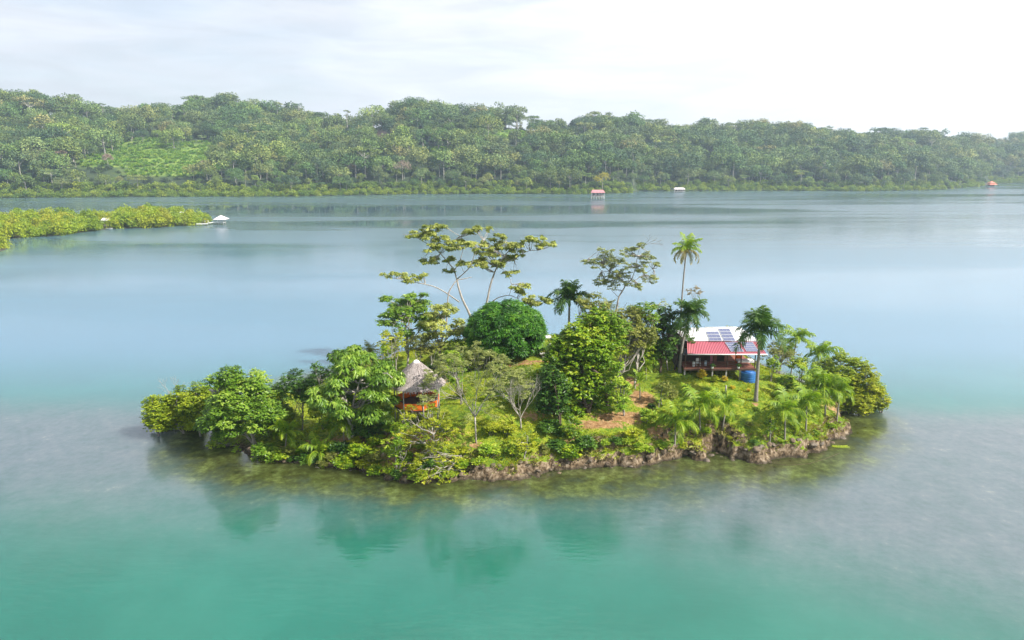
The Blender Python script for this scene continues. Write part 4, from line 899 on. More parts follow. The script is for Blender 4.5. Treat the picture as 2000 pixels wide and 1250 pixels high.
    pxtree('tall pale tree rising right behind the mango dome with layered foliage', w1,
           [([(950, 690, 0), (948, 605, 0), (953, 580, 0), (958, 555, .2), (966, 532, .4), (972, 518, .4), (985, 500, .5), (998, 485, .8)], .22, .07),
            ([(953, 600, 0), (962, 588, -.3), (975, 580, -.6), (995, 576, -1), (1010, 582, -1.3), (1022, 592, -1.6)], .11, .03),
            ([(985, 512, .4), (1005, 506, 0), (1022, 494, -.5), (1035, 489, -.9), (1050, 489, -1)], .10, .04),
            ([(995, 576, -1), (998, 565, -1), (1000, 555, -1)], .04, .015)],
           [(960, 476, 22, 8, 1), (990, 478, 18, 8, 1), (955, 492, 24, 8, .5), (935, 510, 20, 7, .2), (965, 514, 26, 8, .4), (985, 505, 22, 8, .6), (1000, 532, 14, 5, .2), (1040, 467, 20, 7, -.8), (1065, 474, 18, 7, -1), (1022, 478, 16, 6, -.3),
            (1012, 555, 18, 5, -1), (1018, 568, 8, 5, -1), (1035, 580, 14, 8, -1.5), (1058, 584, 16, 7, -1.6), (1040, 591, 14, 5, -1.6), (978, 460, 10, 4, 1), (1008, 492, 12, 6, .6)],
           7, 'leaf_tall', 102, .50, .22, 3.2, .9)
    w2 = np.array([P(1195, 700, 106)[0], 106, 0.]); w2[2] = float(Z(w2[0], w2[1]))
    pxtree('tall open tree with kinked grey trunk and sparse yellow-green crown above the grove', w2,
           [([(1195, 720, 0), (1197, 680, 0), (1200, 640, 0), (1205, 600, 0), (1208, 580, 0), (1216, 568, 0), (1222, 557, 0), (1216, 547, 0), (1205, 540, .3), (1190, 530, .6), (1175, 515, 1)], .2, .04),
            ([(1222, 557, 0), (1235, 545, -.4), (1242, 520, -.8), (1245, 500, -1), (1250, 480, -1)], .09, .02), ([(1222, 557, 0), (1240, 548, .5), (1258, 535, 1), (1275, 525, 1.4)], .07, .02),
            ([(1190, 530, .6), (1175, 530, 1), (1160, 512, 1.2), (1150, 505, 1.3)], .05, .015), ([(1200, 640, 0), (1212, 632, -1), (1216, 605, -1.4), (1225, 590, -1.6)], .07, .02),
            ([(1199, 655, 0), (1222, 640, -1.5), (1250, 636, -2.5), (1262, 640, -3)], .08, .02)],
           [(1155, 508, 14, 6, 1.2), (1185, 495, 16, 10, 1), (1175, 515, 22, 9, 1), (1205, 512, 20, 9, .3), (1228, 490, 16, 10, -.5), (1250, 480, 10, 8, -1), (1258, 500, 18, 8, -.8), (1240, 522, 22, 10, -.5), (1280, 514, 12, 5, 1.2), (1190, 545, 20, 9, .8),
            (1175, 552, 14, 8, 1), (1212, 535, 18, 8, .2), (1268, 545, 14, 9, 1), (1225, 552, 14, 6, 0), (1255, 560, 14, 7, .5), (1198, 560, 10, 7, .8)],
           7, 'leaf_feather', 103, .34, .13, 2.6, .4, 'open_tree', 7, .6)
    rb = np.random.default_rng(104); b = MB(); q = P(1256, 478, w2[1]-1); 
    for k in range(3): fractal(b, rb, q+rb.normal(0, .2, 3), np.array([.7, 0, .35])+rb.normal(0, .25, 3), 1.0, .025, 3, [], .35, .02, 3, .75)
    b.build('dry_twigs', M['bark_grey'], [o for o in COL.objects if o.name.startswith('open_tree')][0])
    # --- central dense grove
    tree('dense_tree', 'large dense leafy tree in the middle of the island with dark trunks', 'tree', (1150, 806), (1058, 628, 1200, 838), 30, 'leaf_grove', 'bark_dark', dens=2.0, Ln=.46, W=.22, droop=.55, clr=.36, tr=.22, seed=211, stems=4, shell=.15, dy=.6, depth=.6)
    tree('dense_tree', 'tallest leafy tree of the grove under the kinked open tree', 'tree', (1190, 800), (1112, 588, 1236, 715), 22, 'leaf_grove', 'bark_dark', dens=2.0, Ln=.42, W=.20, droop=.55, clr=.36, tr=.2, seed=222, stems=3, shell=.15, dy=1.4, depth=.7)
    tree('open_crowned_tree', 'airy tree top joining the left royal palm to the grove', 'tree', (1140, 790), (1112, 560, 1205, 660), 17, 'leaf_olive', 'bark_pale', dens=1.6, Ln=.38, W=.17, clr=.27, tr=.12, seed=224, shell=.3, dy=3.5, csq=.6)
    tree('open_crowned_tree', 'ragged tree top between the grove and the dark tree by the house', 'tree', (1240, 760), (1200, 580, 1300, 690), 19, 'leaf_grove', 'bark_pale', dens=1.6, Ln=.38, W=.17, clr=.26, tr=.12, seed=225, shell=.3, dy=4, csq=.65)
    tree('dense_tree', 'broad low tree filling the left side of the grove', 'tree', (1110, 800), (1066, 640, 1150, 760), 15, 'leaf_bright', 'bark_dark', dens=2.0, Ln=.42, W=.2, clr=.38, tr=.12, seed=223, stems=2, shell=.2, dy=2)
    tree('dense_tree', 'lower leafy tree in front of the dense grove with bare stems below', 'tree', (1218, 812), (1172, 700, 1236, 822), 18, 'leaf_bright', 'bark_grey', dens=2.0, Ln=.4, W=.2, clr=.3, tr=.09, seed=112, stems=2)
    tree('dense_tree', 'yellow-tipped leafy tree at the right shoulder of the dense grove', 'tree', (1205, 760), (1170, 598, 1292, 706), 40, 'leaf_olive', 'bark_pale', dens=2.2, Ln=.36, W=.16, clr=.24, tr=.13, seed=113, dy=3, shell=.5)
    tree('dense_tree', 'dark tree whose branches hang beside the grove path', 'tree', (1245, 745), (1208, 630, 1290, 745), 34, 'leaf_grove', 'bark_pale', dens=2.3, Ln=.34, W=.15, clr=.28, tr=.12, seed=114, dy=2.2, shell=.4)
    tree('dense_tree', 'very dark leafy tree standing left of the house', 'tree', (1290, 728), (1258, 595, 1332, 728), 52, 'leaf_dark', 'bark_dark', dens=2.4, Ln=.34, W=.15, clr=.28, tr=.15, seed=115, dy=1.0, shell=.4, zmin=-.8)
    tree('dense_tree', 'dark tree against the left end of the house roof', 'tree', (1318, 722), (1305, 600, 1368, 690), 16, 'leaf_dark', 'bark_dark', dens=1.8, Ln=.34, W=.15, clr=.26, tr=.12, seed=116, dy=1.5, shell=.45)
    tree('slim_tree', 'thin bare-branched tree with few leaves left of the tall palm', 'tree', (1305, 724), (1262, 575, 1320, 640), 10, 'leaf_feather', 'bark_pale', dens=1.3, Ln=.3, W=.12, clr=.25, tr=.09, seed=117, dy=2, shell=.4)
    tree('slim_tree', 'small sparse tree with pinkish leaves right of the tall palm trunk', 'tree', (1345, 722), (1338, 556, 1376, 588), 7, 'leaf_pink', 'bark_grey', dens=1.7, Ln=.3, W=.14, clr=.3, tr=.07, seed=118, dy=5)
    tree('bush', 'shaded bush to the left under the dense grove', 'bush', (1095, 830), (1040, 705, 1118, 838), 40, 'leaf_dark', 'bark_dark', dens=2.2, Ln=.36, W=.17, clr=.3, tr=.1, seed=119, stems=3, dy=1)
    tree('bush', 'leafy bush with pale flowers at the right foot of the grove', 'bush', (1285, 795), (1265, 738, 1322, 800), 10, 'leaf_olive', 'bark_grey', dens=2.2, Ln=.25, W=.12, clr=.3, tr=.05, seed=120)
    tree('bush', 'small green bush at the left front foot of the grove', 'bush', (1120, 858), (1092, 805, 1140, 862), 12, 'leaf_grove', 'bark_grey', dens=2.4, Ln=.3, W=.15, clr=.34, tr=.06, seed=121)
    # --- front, left of centre
    tree('shore_tree', 'yellow-green tree in front of the hut with thin white trunk', 'tree', (846, 900), (748, 785, 912, 888), 34, 'leaf_yellow', 'bark_pale', dens=1.9, Ln=.30, W=.13, droop=.3, clr=.20, tr=.11, seed=131, shell=.3, lean=(-.2, 0, 0), stems=2, csq=.6, depth=.7)
    tree('shore_tree', 'yellow-green shrub tree leaning over the water at the front bank', 'tree', (860, 925), (775, 870, 930, 952), 24, 'leaf_yellow', 'bark_pale', dens=1.6, Ln=.28, W=.12, droop=.2, clr=.22, tr=.09, seed=132, dy=-1.2, shell=.3, stems=2, csq=.6, depth=.6)
    tree('shore_tree', 'bushy yellow-green shrub at the bank left of the leaning shore tree', 'tree', (775, 915), (745, 815, 812, 925), 16, 'leaf_bright', 'bark_pale', dens=1.9, Ln=.28, W=.12, droop=.2, clr=.26, tr=.08, seed=133, shell=.3, stems=2)
    tree('shore_tree', 'yellow-green bush under the bare grey tree', 'tree', (1022, 896), (998, 830, 1065, 892), 14, 'leaf_yellow', 'bark_pale', dens=2.0, Ln=.28, W=.13, droop=.2, clr=.26, tr=.09, seed=134, shell=.3)
    for nm, lab, bpx, top, wid, lv, sd, hf in (('feathery_tree', 'umbrella shaped tree with many fine grey branches and thin foliage', (930, 866), 692, 52, True, 141, .30), ('bare_tree', 'leafless grey tree with fan of thin branches on the bank', (1018, 838), 742, 36, False, 143, .22)):
        rng = np.random.default_rng(sd); b0 = T(*bpx); tp = P(bpx[0]-4, top, b0[1]); h = tp[2]-b0[2]; root = empty(nm, b0, lab, 'tree'); b = MB(); tips = []
        b.tube(bez(b0-[0, 0, .2], b0+[-.1, 0, h*hf], (0, 0, 0), 5), np.linspace(.12, .09, 5), 7)
        s0 = b0+np.array([-.1, 0, h*hf])
        for k in range(6 if lv else 5):
            a = k*1.05+.4; fractal(b, rng, s0, np.array([math.cos(a)*.62, math.sin(a)*.5, .95]), h*(.26 if lv else .30), .065, 4 if lv else 4, tips, .34 if lv else .26, .12 if lv else .2, 3, .74 if lv else .72)
        b.build('trunk', M['bark_pale'], root)
        if lv:
            tips = np.array(tips); lb = MB(); cl = [(*t, .34, .34, .2) for t in tips[rng.permutation(len(tips))[:330]]]; leaf_clumps(lb, rng, cl, 5.0, .2, .08, 6, .2, -.3, .3, .3); lb.build('crown', M['leaf_feather'], root)
    # --- right of the house
    rng = np.random.default_rng(151); b0 = T(1530, 735); root = empty('tangled_tree', b0, 'leafless pale tangled tree right of the house', 'tree'); b = MB(); tips = []
    for k in range(5): fractal(b, rng, b0+[rng.normal(0, .6), 1.5, 0], np.array([rng.normal(.15, .3), rng.normal(0, .3), 1]), 1.6, .09, 4, tips, .48, .05, 3, .74)
    b.build('trunk', M['bark_pale'], root); lb = MB(); tips = np.array(tips); leaf_clumps(lb, rng, [(*t, .4, .4, .3) for t in tips[::9]], 3, .25, .11, 6); lb.build('crown', M['leaf_olive'], root)
    for i, (bx, by, box, mt, lab) in enumerate([
        (1505, 745, (1492, 690, 1530, 735), 'leaf_bright', 'bright bush at the right corner of the house'),
        (1560, 760, (1535, 690, 1585, 740), 'leaf_mangrove', 'bush behind the slope right of the house'),
        (1585, 770, (1560, 715, 1625, 775), 'leaf_bright', 'fresh green bush above the right-hand palms'),
        (1530, 765, (1515, 725, 1560, 765), 'leaf_grove', 'low bush on the slope right of the royal palm'),
        (1545, 720, (1500, 655, 1560, 700), 'leaf_olive', 'scrub behind the royal palm crown'),
        (1640, 790, (1610, 730, 1665, 800), 'leaf_bright', 'green bush between the right palms and the mangroves'),
        (1503, 868, (1490, 805, 1522, 858), 'leaf_grove', 'small reddish-green shrub on the slope before the right palms'),
        (1340, 655, (1335, 635, 1395, 660), 'leaf_olive', 'olive treetop peeping over the house ridge at the left')]):
        tree('bush', lab, 'bush', (bx, by), box, 12, mt, 'bark_grey', dens=2.4, Ln=.3, W=.14, clr=.36, tr=.07, seed=160+i, stems=2) if i != 7 else None
    tree('bush', 'treetop peeping over the right end of the house ridge', 'bush', None, (1408, 625, 1446, 665), 9, 'leaf_olive', 'bark_grey', dens=2.2, Ln=.3, W=.14, clr=.34, tr=.09, seed=168, world=(P(1427, 650, 109)[0], 109, float(Z(P(1427, 650, 109)[0], 109))))
    g = 'mangroves on the right point'
    for i, (bx, by, x0, y0, x1, y1, lab) in enumerate([(1650, 795, 1598, 682, 1700, 790, 'tallest yellow-green mangrove on the right point'), (1700, 805, 1655, 700, 1725, 812, 'mangrove second from the right tip'), (1722, 806, 1690, 752, 1742, 812, 'lowest mangrove at the extreme right tip'),
                                           (1660, 800, 1630, 740, 1700, 812, 'mangrove at the waterline left of the right tip'), (1620, 780, 1575, 700, 1640, 770, 'mangrove behind the right-hand palms'), (1680, 812, 1655, 770, 1712, 816, 'low mangrove hanging to the water between the right palms and the tip'),
                                           (1640, 806, 1620, 760, 1668, 812, 'small mangrove at the inner corner of the right point'), (1700, 792, 1675, 735, 1735, 800, 'mangrove just behind the extreme right tip')]):
        tree('mangrove', lab, 'mangrove', None, (x0, y0, x1, y1), 30, 'leaf_yellow' if i in (1, 2, 5) else 'leaf_mangrove', 'bark_grey', dens=3.0, Ln=.28, W=.15, droop=.1, clr=.32, tr=.10, seed=170+i, world=(*G(bx, by, 0)[:2], 0), stems=3, zmin=-.6, group=g, inner=.3)
    # --- palms
    cg = 'young coconut palms on the right slope'
    for i, (bx, by, cx, cy, sc, n, lab) in enumerate([
        (1318, 868, 1320, 825, 1.05, 12, 'low young coconut palm at the bank, leftmost of the slope palms'),
        (1368, 845, 1366, 795, 1.2, 14, 'large young coconut palm second from the left on the slope'),
        (1411, 838, 1418, 790, .92, 13, 'slim young coconut palm right of the two leftmost slope palms'),
        (1533, 858, 1534, 802, 1.1, 12, 'young coconut palm with hanging yellow frond nearest the bank edge'),
        (1574, 842, 1576, 790, 1.15, 13, 'broad young coconut palm in the middle of the right-hand cluster'),
        (1612, 812, 1613, 757, 1.15, 13, 'young coconut palm high in the right-hand cluster'),
        (1634, 822, 1641, 765, .9, 13, 'small leaning coconut palm at the right edge of the slope'),
        (1585, 800, 1590, 745, 1.0, 11, 'young coconut palm behind the right-hand cluster')]):
        palm('coconut_palm', lab, (bx, by), (cx, cy), 'young', .10, n, sc, 200+i, cg)
    g2 = 'palms in the undergrowth by the hut'
    for i, (bx, by, cx, cy, sc, n, k, lab) in enumerate([
        (672, 868, 670, 825, 1.0, 14, 'young', 'yellow-green coconut palm under the drooping-leaved tree'),
        (622, 895, 622, 878, .85, 13, 'young', 'palm drooping over the bank left of the hut'),
        (556, 880, 560, 845, .85, 12, 'young', 'small palm right of the leaning tree'),
        (868, 890, 868, 850, .75, 11, 'young', 'small palm in front of the hut on the bank'),
        (783, 878, 783, 850, .6, 9, 'young', 'tiny palm below the hut posts'),
        (1250, 780, 1250, 745, .9, 14, 'areca', 'clump palm beside the grove path'),
        (1262, 740, 1262, 715, .8, 13, 'areca', 'feathery palm against the dark tree left of the house'),
        (1292, 790, 1290, 768, .7, 11, 'areca', 'small arching palm on the lawn edge by the path')]):
        palm('garden_palm', lab, (bx, by), (cx, cy), k, .07, n, sc, 220+i, g2)
    for i, (cx, cy, Yp, sc, lab) in enumerate([(722, 690, 108, .9, 'pale palm crown poking up left of the hut roof'), (830, 672, 115, 1.0, 'palm crown behind the hut right of the cone'), (805, 665, 117, .9, 'palm crown behind the hut left of the white trunk'), (905, 655, 119, 1.0, 'palm crown half hidden beside the mango dome'),
                                      (880, 690, 112, .8, 'short palm low beside the mango dome'), (765, 672, 113, .8, 'palm crown above the bush left of the hut')]):
        x = P(cx, cy, Yp)[0]; palm('background_palm', lab, None, (cx, cy), 'behind', .09, 13, sc, 240+i, 'palms along the back shore', world=(x+.3, Yp, float(Z(x+.3, Yp))))
    for i, (cx, cy, Yp, sc, lab) in enumerate([(1556, 660, 111, 1.1, 'tall back-shore palm right of the royal palm'), (1600, 690, 106, 1.15, 'round crowned palm right of the tangled tree'), (1530, 690, 112, .8, 'palm crown behind the tangled tree')]):
        x = P(cx, cy, Yp)[0]; palm('background_palm', lab, None, (cx, cy), 'young', .1, 15, sc, 250+i, 'palms behind the right slope', world=(x-.5, Yp, float(Z(x-.5, Yp))))
    palm('royal_palm', 'royal palm with smooth grey trunk standing alone on the lawn before the house', (1476, 784), (1484, 664), 'royal', .21, 19, 1.32, 261, shaft=True, cat='palm')
    palm('royal_palm', 'royal palm with dark crown at the left end of the house', (1328, 727), (1342, 632), 'royal', .19, 18, 1.18, 262, shaft=True, lean=(-.5, 0, 0))
    x = P(1112, 600, 109)[0]; palm('royal_palm', 'royal palm whose dark crown rises left behind the dense grove', None, (1112, 598), 'royal', .2, 19, 1.35, 263, shaft=True, world=(x, 109, float(Z(x, 109))))
    x = P(1328, 700, 100)[0]; palm('tall_coconut_palm', 'tallest coconut palm with long thin trunk above the house', None, (1341, 486), 'coco', .12, 22, .82, 264, nuts=7, world=(x, 100, float(Z(x, 100))), lean=(-.5, 0, 0), lows=1.3)
    x = P(1190, 700, 111)[0]; palm('background_palm', 'dim palm crown behind the grove next to the orange cap', None, (1188, 600), 'behind', .1, 12, .8, 265, 'palms along the back shore', world=(x, 111, float(Z(x, 111))))
    # --- crotons along the veranda
    for i, (px, py, r, lab) in enumerate([(1370, 733, .62, 'roundest golden croton bush before the veranda'), (1395, 738, .45, 'green and yellow croton bush second along the veranda'), (1415, 738, .38, 'slim golden croton third along the veranda'), (1430, 752, .22, 'tiny yellow croton left of the blue tank'), (1461, 757, .2, 'tiny yellow plant in front of the blue tank')]):
        p = T(px, py+8); root = empty('croton', p, lab, 'shrub', 'crotons along the veranda'); rng = np.random.default_rng(270+i); b = MB(); h = r*1.2
        for k in range(4): b.tube([p-[0, 0, .1], p+[rng.normal(0, .08), 0, h*.5], p+[rng.normal(0, r*.4), rng.normal(0, r*.4), h]], [.03, .025, .015], 4)
        b.build('stems', M['bark_grey'], root); lb = MB(); leaf_clumps(lb, rng, [(p[0], p[1], p[2]+h, r*.8, r*.8, r*.9), (p[0]+r*.3, p[1], p[2]+h*.8, r*.5, r*.5, r*.5)], 14, .26, .1, 7, .2); lb.build('foliage', M['croton' if i != 1 else 'leaf_yellow'], root)
island_trees()

def island_shrubs():
    rng = np.random.default_rng(300)
    # a few shrub kinds as shared meshes, copied along the bank and slopes
    protos = []
    for k, (mt, Ln, W) in enumerate([('leaf_bright', .26, .11), ('leaf_grove', .24, .12), ('leaf_yellow', .22, .09), ('leaf_olive', .2, .08), ('leaf_dark', .24, .12)]):
        for j in range(2):
            lb = MB(); cl = []
            for q in range(6): d = rdir(rng, 1, .0)[0]; cl.append((*(d*np.array([.45, .45, .35])+[0, 0, .35]), .32, .32, .26))
            leaf_clumps(lb, rng, cl, 9, Ln, W, 6, .1, -.4); sb = MB()
            for q in range(5): e = rdir(rng, 1, .3)[0]*.6; lb.tube([(0, 0, -.15), e*.5, e], [.025, .018, .01], 4, mi=1, cap=False)
            o = lb.build('low_shrub', [M[mt], M['bark_grey']]); tag(o, None, 'shrub'); protos.append(o)
    labs = ['bright green low shrub growing on the slope', 'mid-green low shrub growing on the slope', 'yellow-green low shrub growing on the slope', 'olive low shrub growing on the slope', 'dark green low shrub growing in the shade']
    spots = []
    fx = lambda l, k: [(x, y) for x, y in l]
    named = [(560, 895), (600, 893), (645, 903), (700, 893), (725, 912), (760, 925), (690, 870), (740, 870), (950, 890), (1005, 890), (1060, 885), (1085, 880), (1120, 890), (1150, 880), (1180, 870), (1200, 865), (1225, 868), (1250, 878), (1240, 860),
             (1270, 885), (1300, 870), (1330, 880), (1380, 850), (1430, 858), (1470, 870), (1520, 865), (1600, 850), (1560, 850), (1460, 830), (1420, 820), (1500, 830), (1570, 815), (1620, 835), (960, 850), (900, 890), (905, 915), (880, 930), (1040, 870), (1090, 850), (1070, 840), (985, 850),
             (1350, 770), (1335, 760), (1310, 775), (1275, 800), (1260, 825), (1300, 815), (1345, 820), (820, 880), (800, 910), (720, 850), (760, 850), (690, 905), (1000, 790), (960, 780), (905, 770), (1080, 790), (1050, 760), (1065, 740), (1100, 720), (980, 730), (940, 720), (915, 725),
             (1520, 750), (1545, 765), (1570, 770), (1590, 780), (1500, 790), (1510, 775), (1535, 780), (1555, 800), (870, 720), (890, 735), (850, 740), (1035, 700), (1050, 692), (1075, 700), (1085, 690), (640, 880), (580, 880), (520, 885), (665, 890), (830, 925), (780, 895), (930, 910), (1140, 890), (548, 902), (575, 903), (590, 905), (615, 906), (630, 912), (655, 915), (680, 914), (712, 920), (738, 924), (768, 932), (815, 938), (850, 934)]
    used = [False]*10
    for i, (px, py) in enumerate(named):
        p = T(px+rng.normal(0, 4), py+rng.normal(0, 2)); k = int(rng.integers(10)); s = rng.uniform(.9, 2.0)*(.6 if px > 1265 else 1)
        if py > 885 and px > 760 or (1200 < px < 1260 and py > 850): k = int(rng.choice([0, 2, 3, 4, 6, 8]))
        if px <= 780 and py > 880: k = int(rng.choice([2, 3, 8, 9, 6, 4]))  # darker kinds favoured: the left bank's shade is put into leaf colour
        if not used[k]: o = protos[k]; used[k] = True; o.location = tuple(p); o.rotation_euler = (0, 0, rng.uniform(0, 6)); o.scale = (s, s, s*.9)
        else: o = copy_thing(protos[k], p, rng.uniform(0, 6), (s, s, s*rng.uniform(.7, 1.1)))
        zn = 'above the left bank' if px < 760 else ('at the bank under the hut' if py > 860 else 'around the hut') if px < 920 else ('on the bank below the bare grey tree' if py > 845 else 'on the lawn near the mango') if px < 1090 else 'at the foot of the dense grove' if px < 1215 else ('near the bank by the dirt path' if py > 840 else 'beside the dirt path') if px < 1290 else ('among the young palms' if py > 800 else 'on the lawn below the veranda') if px < 1470 else ('near the bank right of the royal palm' if py > 825 else 'on the slope right of the house')
        o['label'] = labs[k//2].split(' growing')[0]+' '+zn; o['group'] = 'low shrubs scattered over the island'
    for k in range(10):
        if not used[k]: bpy.data.objects.remove(protos[k])
    # rocks at the foot of the bank
    rocks = []
    for k in range(5):
        v, f = ICO2; d = 1+.38*fbm(v[:, 0]*1.4+k*7, v[:, 1]*1.4, v[:, 2]*1.4, 400+k, 3)+.15*fbm(v[:, 0]*5, v[:, 1]*5, v[:, 2]*5, 420+k, 2)
        b = MB(); b.add(v*d[:, None]*np.array([1, .7, .62]), f, .5, 0, False); o = b.build('bank_rock', M['rock' if k % 2 else 'wet_rock']); rocks.append(o)
    n = 0; pl = OUT[:28]; seg = np.linalg.norm(np.diff(pl, axis=0), axis=1); cum = np.concatenate([[0], np.cumsum(seg)])
    for s in np.arange(.4, cum[-1], 1.15):
        x, y = np.interp(s, cum, pl[:, 0]), np.interp(s, cum, pl[:, 1]); x += rng.normal(0, .3); y += rng.normal(.45, .3); sc = rng.uniform(.16, .62)**1.2*1.1
        z = max(float(Z(x, y)), -.15)+.02; k = n % 5
        if n < 5: o = rocks[k]; o.location = (x, y, z)
        else: o = rocks[k].copy(); COL.objects.link(o); o.location = (x, y, z)
        o.rotation_euler = (rng.uniform(-.4, .4), rng.uniform(-.4, .4), rng.uniform(0, 6)); o.scale = (sc, sc, sc*rng.uniform(.7, 1.2)); n += 1
        rx_ = project(x, y, 0)[0]; zn = 'left end under the leaning tree' if rx_ < 560 else 'left of the leaning shore tree' if rx_ < 760 else 'under the leaning shore tree' if rx_ < 900 else 'under the bare grey tree' if rx_ < 1060 else 'below the dense grove' if rx_ < 1230 else 'below the young palms' if rx_ < 1420 else 'below the royal palm slope' if rx_ < 1560 else 'towards the right point'
        tag(o, ('rough brown rock' if k % 2 else 'dark wet rock')+(' pale topped' if k == 3 else '')+f' at the waterline, {zn}', 'rock', 'rocks along the foot of the front bank')
    # grass: tufts over the lawn, longer and drier on the lip of the bank
    m = 130000; x = rng.uniform(-44, 54, m); y = rng.uniform(66, 124, m); z = Z(x, y); d = sdist(x, y, OUT)
    gxn = (Z(x+.3, y)-Z(x-.3, y))/.6; gyn = (Z(x, y+.3)-Z(x, y-.3))/.6; sl_ = np.hypot(gxn, gyn)
    ix = np.clip(((x-GX[0])/.34).astype(int), 0, len(GX)-1); iy = np.clip(((y-GY[0])/.34).astype(int), 0, len(GY)-1); dd = DIRT.reshape(len(GY), len(GX))[iy, ix]
    pn = fbm(x*.45, y*.45, 0, 77, 3)
    bk = fbm(x*.8, y*.8, 0, 79, 3); keep = (z > .55) & ((sl_ < 1.6) | ((sl_ < 7) & (bk > -.02) & (z > 1.0))) & (dd+.5*fbm(x, y, 0, 78, 2) < .45) & (rng.random(m) < .45+1.1*pn+.4*(sl_ > .5)) & (y < 116)
    x, y, z, sl_, d, pn, gxn, gyn = [q[keep] for q in (x, y, z, sl_, d, pn, gxn, gyn)]; n = len(x); k = 4
    h = np.clip(.10+.18*np.maximum(pn, 0)+.28*(sl_ > .6)+.2*(sl_ > 1.6), .08, .7)
    X = np.repeat(np.stack([x, y, z], 1), k, 0); a = rng.uniform(0, 6.283, n*k); dn = np.repeat(np.stack([-gxn, -gyn], 1)/np.maximum(sl_, 1)[:, None], k, 0)
    ax = np.stack([np.cos(a)*.6+dn[:, 0]*.7, np.sin(a)*.6+dn[:, 1]*.7, np.repeat(np.where(sl_ > 1.6, -.2, .85), k)], 1); dry = np.repeat((sl_ > .75) & (rng.random(n) < .6), k)
    nr = np.stack([-np.sin(a), np.cos(a), 0*a+.5], 1); t = np.clip(np.repeat(.5+.5*pn, k)+rng.normal(0, .18, n*k), 0, 1); hh = np.repeat(h, k)*rng.uniform(.7, 1.3, n*k)
    b = MB()
    for msk, mi in ((~dry, 0), (dry, 1)): b.leaves(X[msk], ax[msk], nr[msk], hh[msk], .10, t[msk], mi, .1)
    tag(b.build('lawn_grass', [M['grass_blade'], M['grass_dry']]), 'yellow-green grass covering the slopes of the island', 'grass', kind='stuff')
    # floating frond and the water pipe off the right shore
    b = MB(); c = G(1640, 873, 0)+[0, 0, .03]; nn = 120; t = np.linspace(-1, 1, nn); q = np.stack([c[0]+t*1.0, c[1]+.12*t*t, 0*t+.04], 1)
    ax = np.stack([.6+0*t, np.where(np.arange(nn) % 2, 1, -1)*.8, .06+0*t], 1); b.leaves(q, ax, np.tile([0, 0, 1.], (nn, 1)), .45, .07, rng.uniform(.3, 1, nn), 0, .05); b.tube(q[::12], .03, 5)
    tag(b.build('floating_frond', M['frond_coconut']), 'yellow palm frond floating off the right end of the bank', 'palm frond')
    b = MB(); pts = [G(*q)+[0, 0, .02] for q in ((1500, 905), (1540, 909), (1580, 906), (1610, 897), (1640, 885))]; b.tube(pts, .02, 6); tag(b.build('water_pipe', M['bark_dark']), 'thin dark pipe lying in the shallows off the right bank', 'pipe')
island_shrubs()

# ------------------------------------------------------------------ the low islet on the left
def blob_tree(rng, H, R, trunk_h, kind, leaf=1.2, n=520, layers=0):
    """far tree as one mesh: lumpy crown of leaf clusters (slot 0) and trunk with limbs (slot 1)"""
    b = MB(); cl = []
    if kind == 'dome':
        for _ in range(15): d = rdir(rng, 1, -.35)[0]; r = R*rng.uniform(.28, .42); cl.append((*(d*np.array([R-r, R-r, (H-trunk_h)*.5-r*.5])+[0, 0, trunk_h+(H-trunk_h)*.5]), r, r, r*.8))
    elif kind == 'umbrella':
        for _ in range(13): a = rng.uniform(0, 6.28); q = rng.uniform(.1, 1)**.5*R*.85; r = R*rng.uniform(.2, .34); cl.append((q*math.cos(a), q*math.sin(a), H-r*.4-(q/R)**2*H*.12-rng.choice([0, 0, .16])*H, r, r, r*.38))
    elif kind == 'column':
        for _ in range(13): zz = rng.uniform(trunk_h, H-R*.3); r = R*rng.uniform(.4, .65)*(1-.3*(zz-trunk_h)/(H-trunk_h)); a = rng.uniform(0, 6.28); cl.append((R*.45*math.cos(a), R*.45*math.sin(a), zz, r, r, r*.9))
    elif kind == 'bush':
        for _ in range(16): d = rdir(rng, 1, -.05)[0]; r = R*rng.uniform(.28, .42); cl.append((*(d*np.array([R-r, R-r, H-r])+[0, 0, r*.3]), r, r, r*.75))
    tot = sum(c[3]**2 for c in cl)
    for c in cl:
        c = np.array(c); m = max(6, int(n*c[3]**2/tot)); d = rdir(rng, m, -.55); p = c[:3]+d*c[3:]*rng.uniform(.75, 1.1, m)[:, None]; ct = rng.normal(0, .13)
        ax = rdir(rng, m)*.8+d*.2+[0, 0, -.3]; nr = d+[0, 0, .8]+rng.normal(0, .35, (m, 3))
        b.leaves(p, ax, nr, leaf*rng.uniform(.7, 1.3, m), leaf*.8*rng.uniform(.7, 1.2, m), np.clip(.45+ct+rng.normal(0, .15, m), 0, 1), 0)
    if kind != 'bush':
        top = np.array([rng.normal(0, .3), rng.normal(0, .3), trunk_h+(H-trunk_h)*(.55 if kind != 'umbrella' else .6)]); b.tube(bez((0, 0, -1.5), top, rng.normal(0, .4, 3)*[1, 1, 0], 5), np.linspace(.42, .2, 5)*(H/18), 5, mi=1, cap=False)
        for c in cl[:8]: b.tube(bez(top*[1, 1, .8], c[:3], (0, 0, -.3), 4), np.linspace(.11, .04, 4)*(H/18), 4, mi=1, cap=False)
    return b
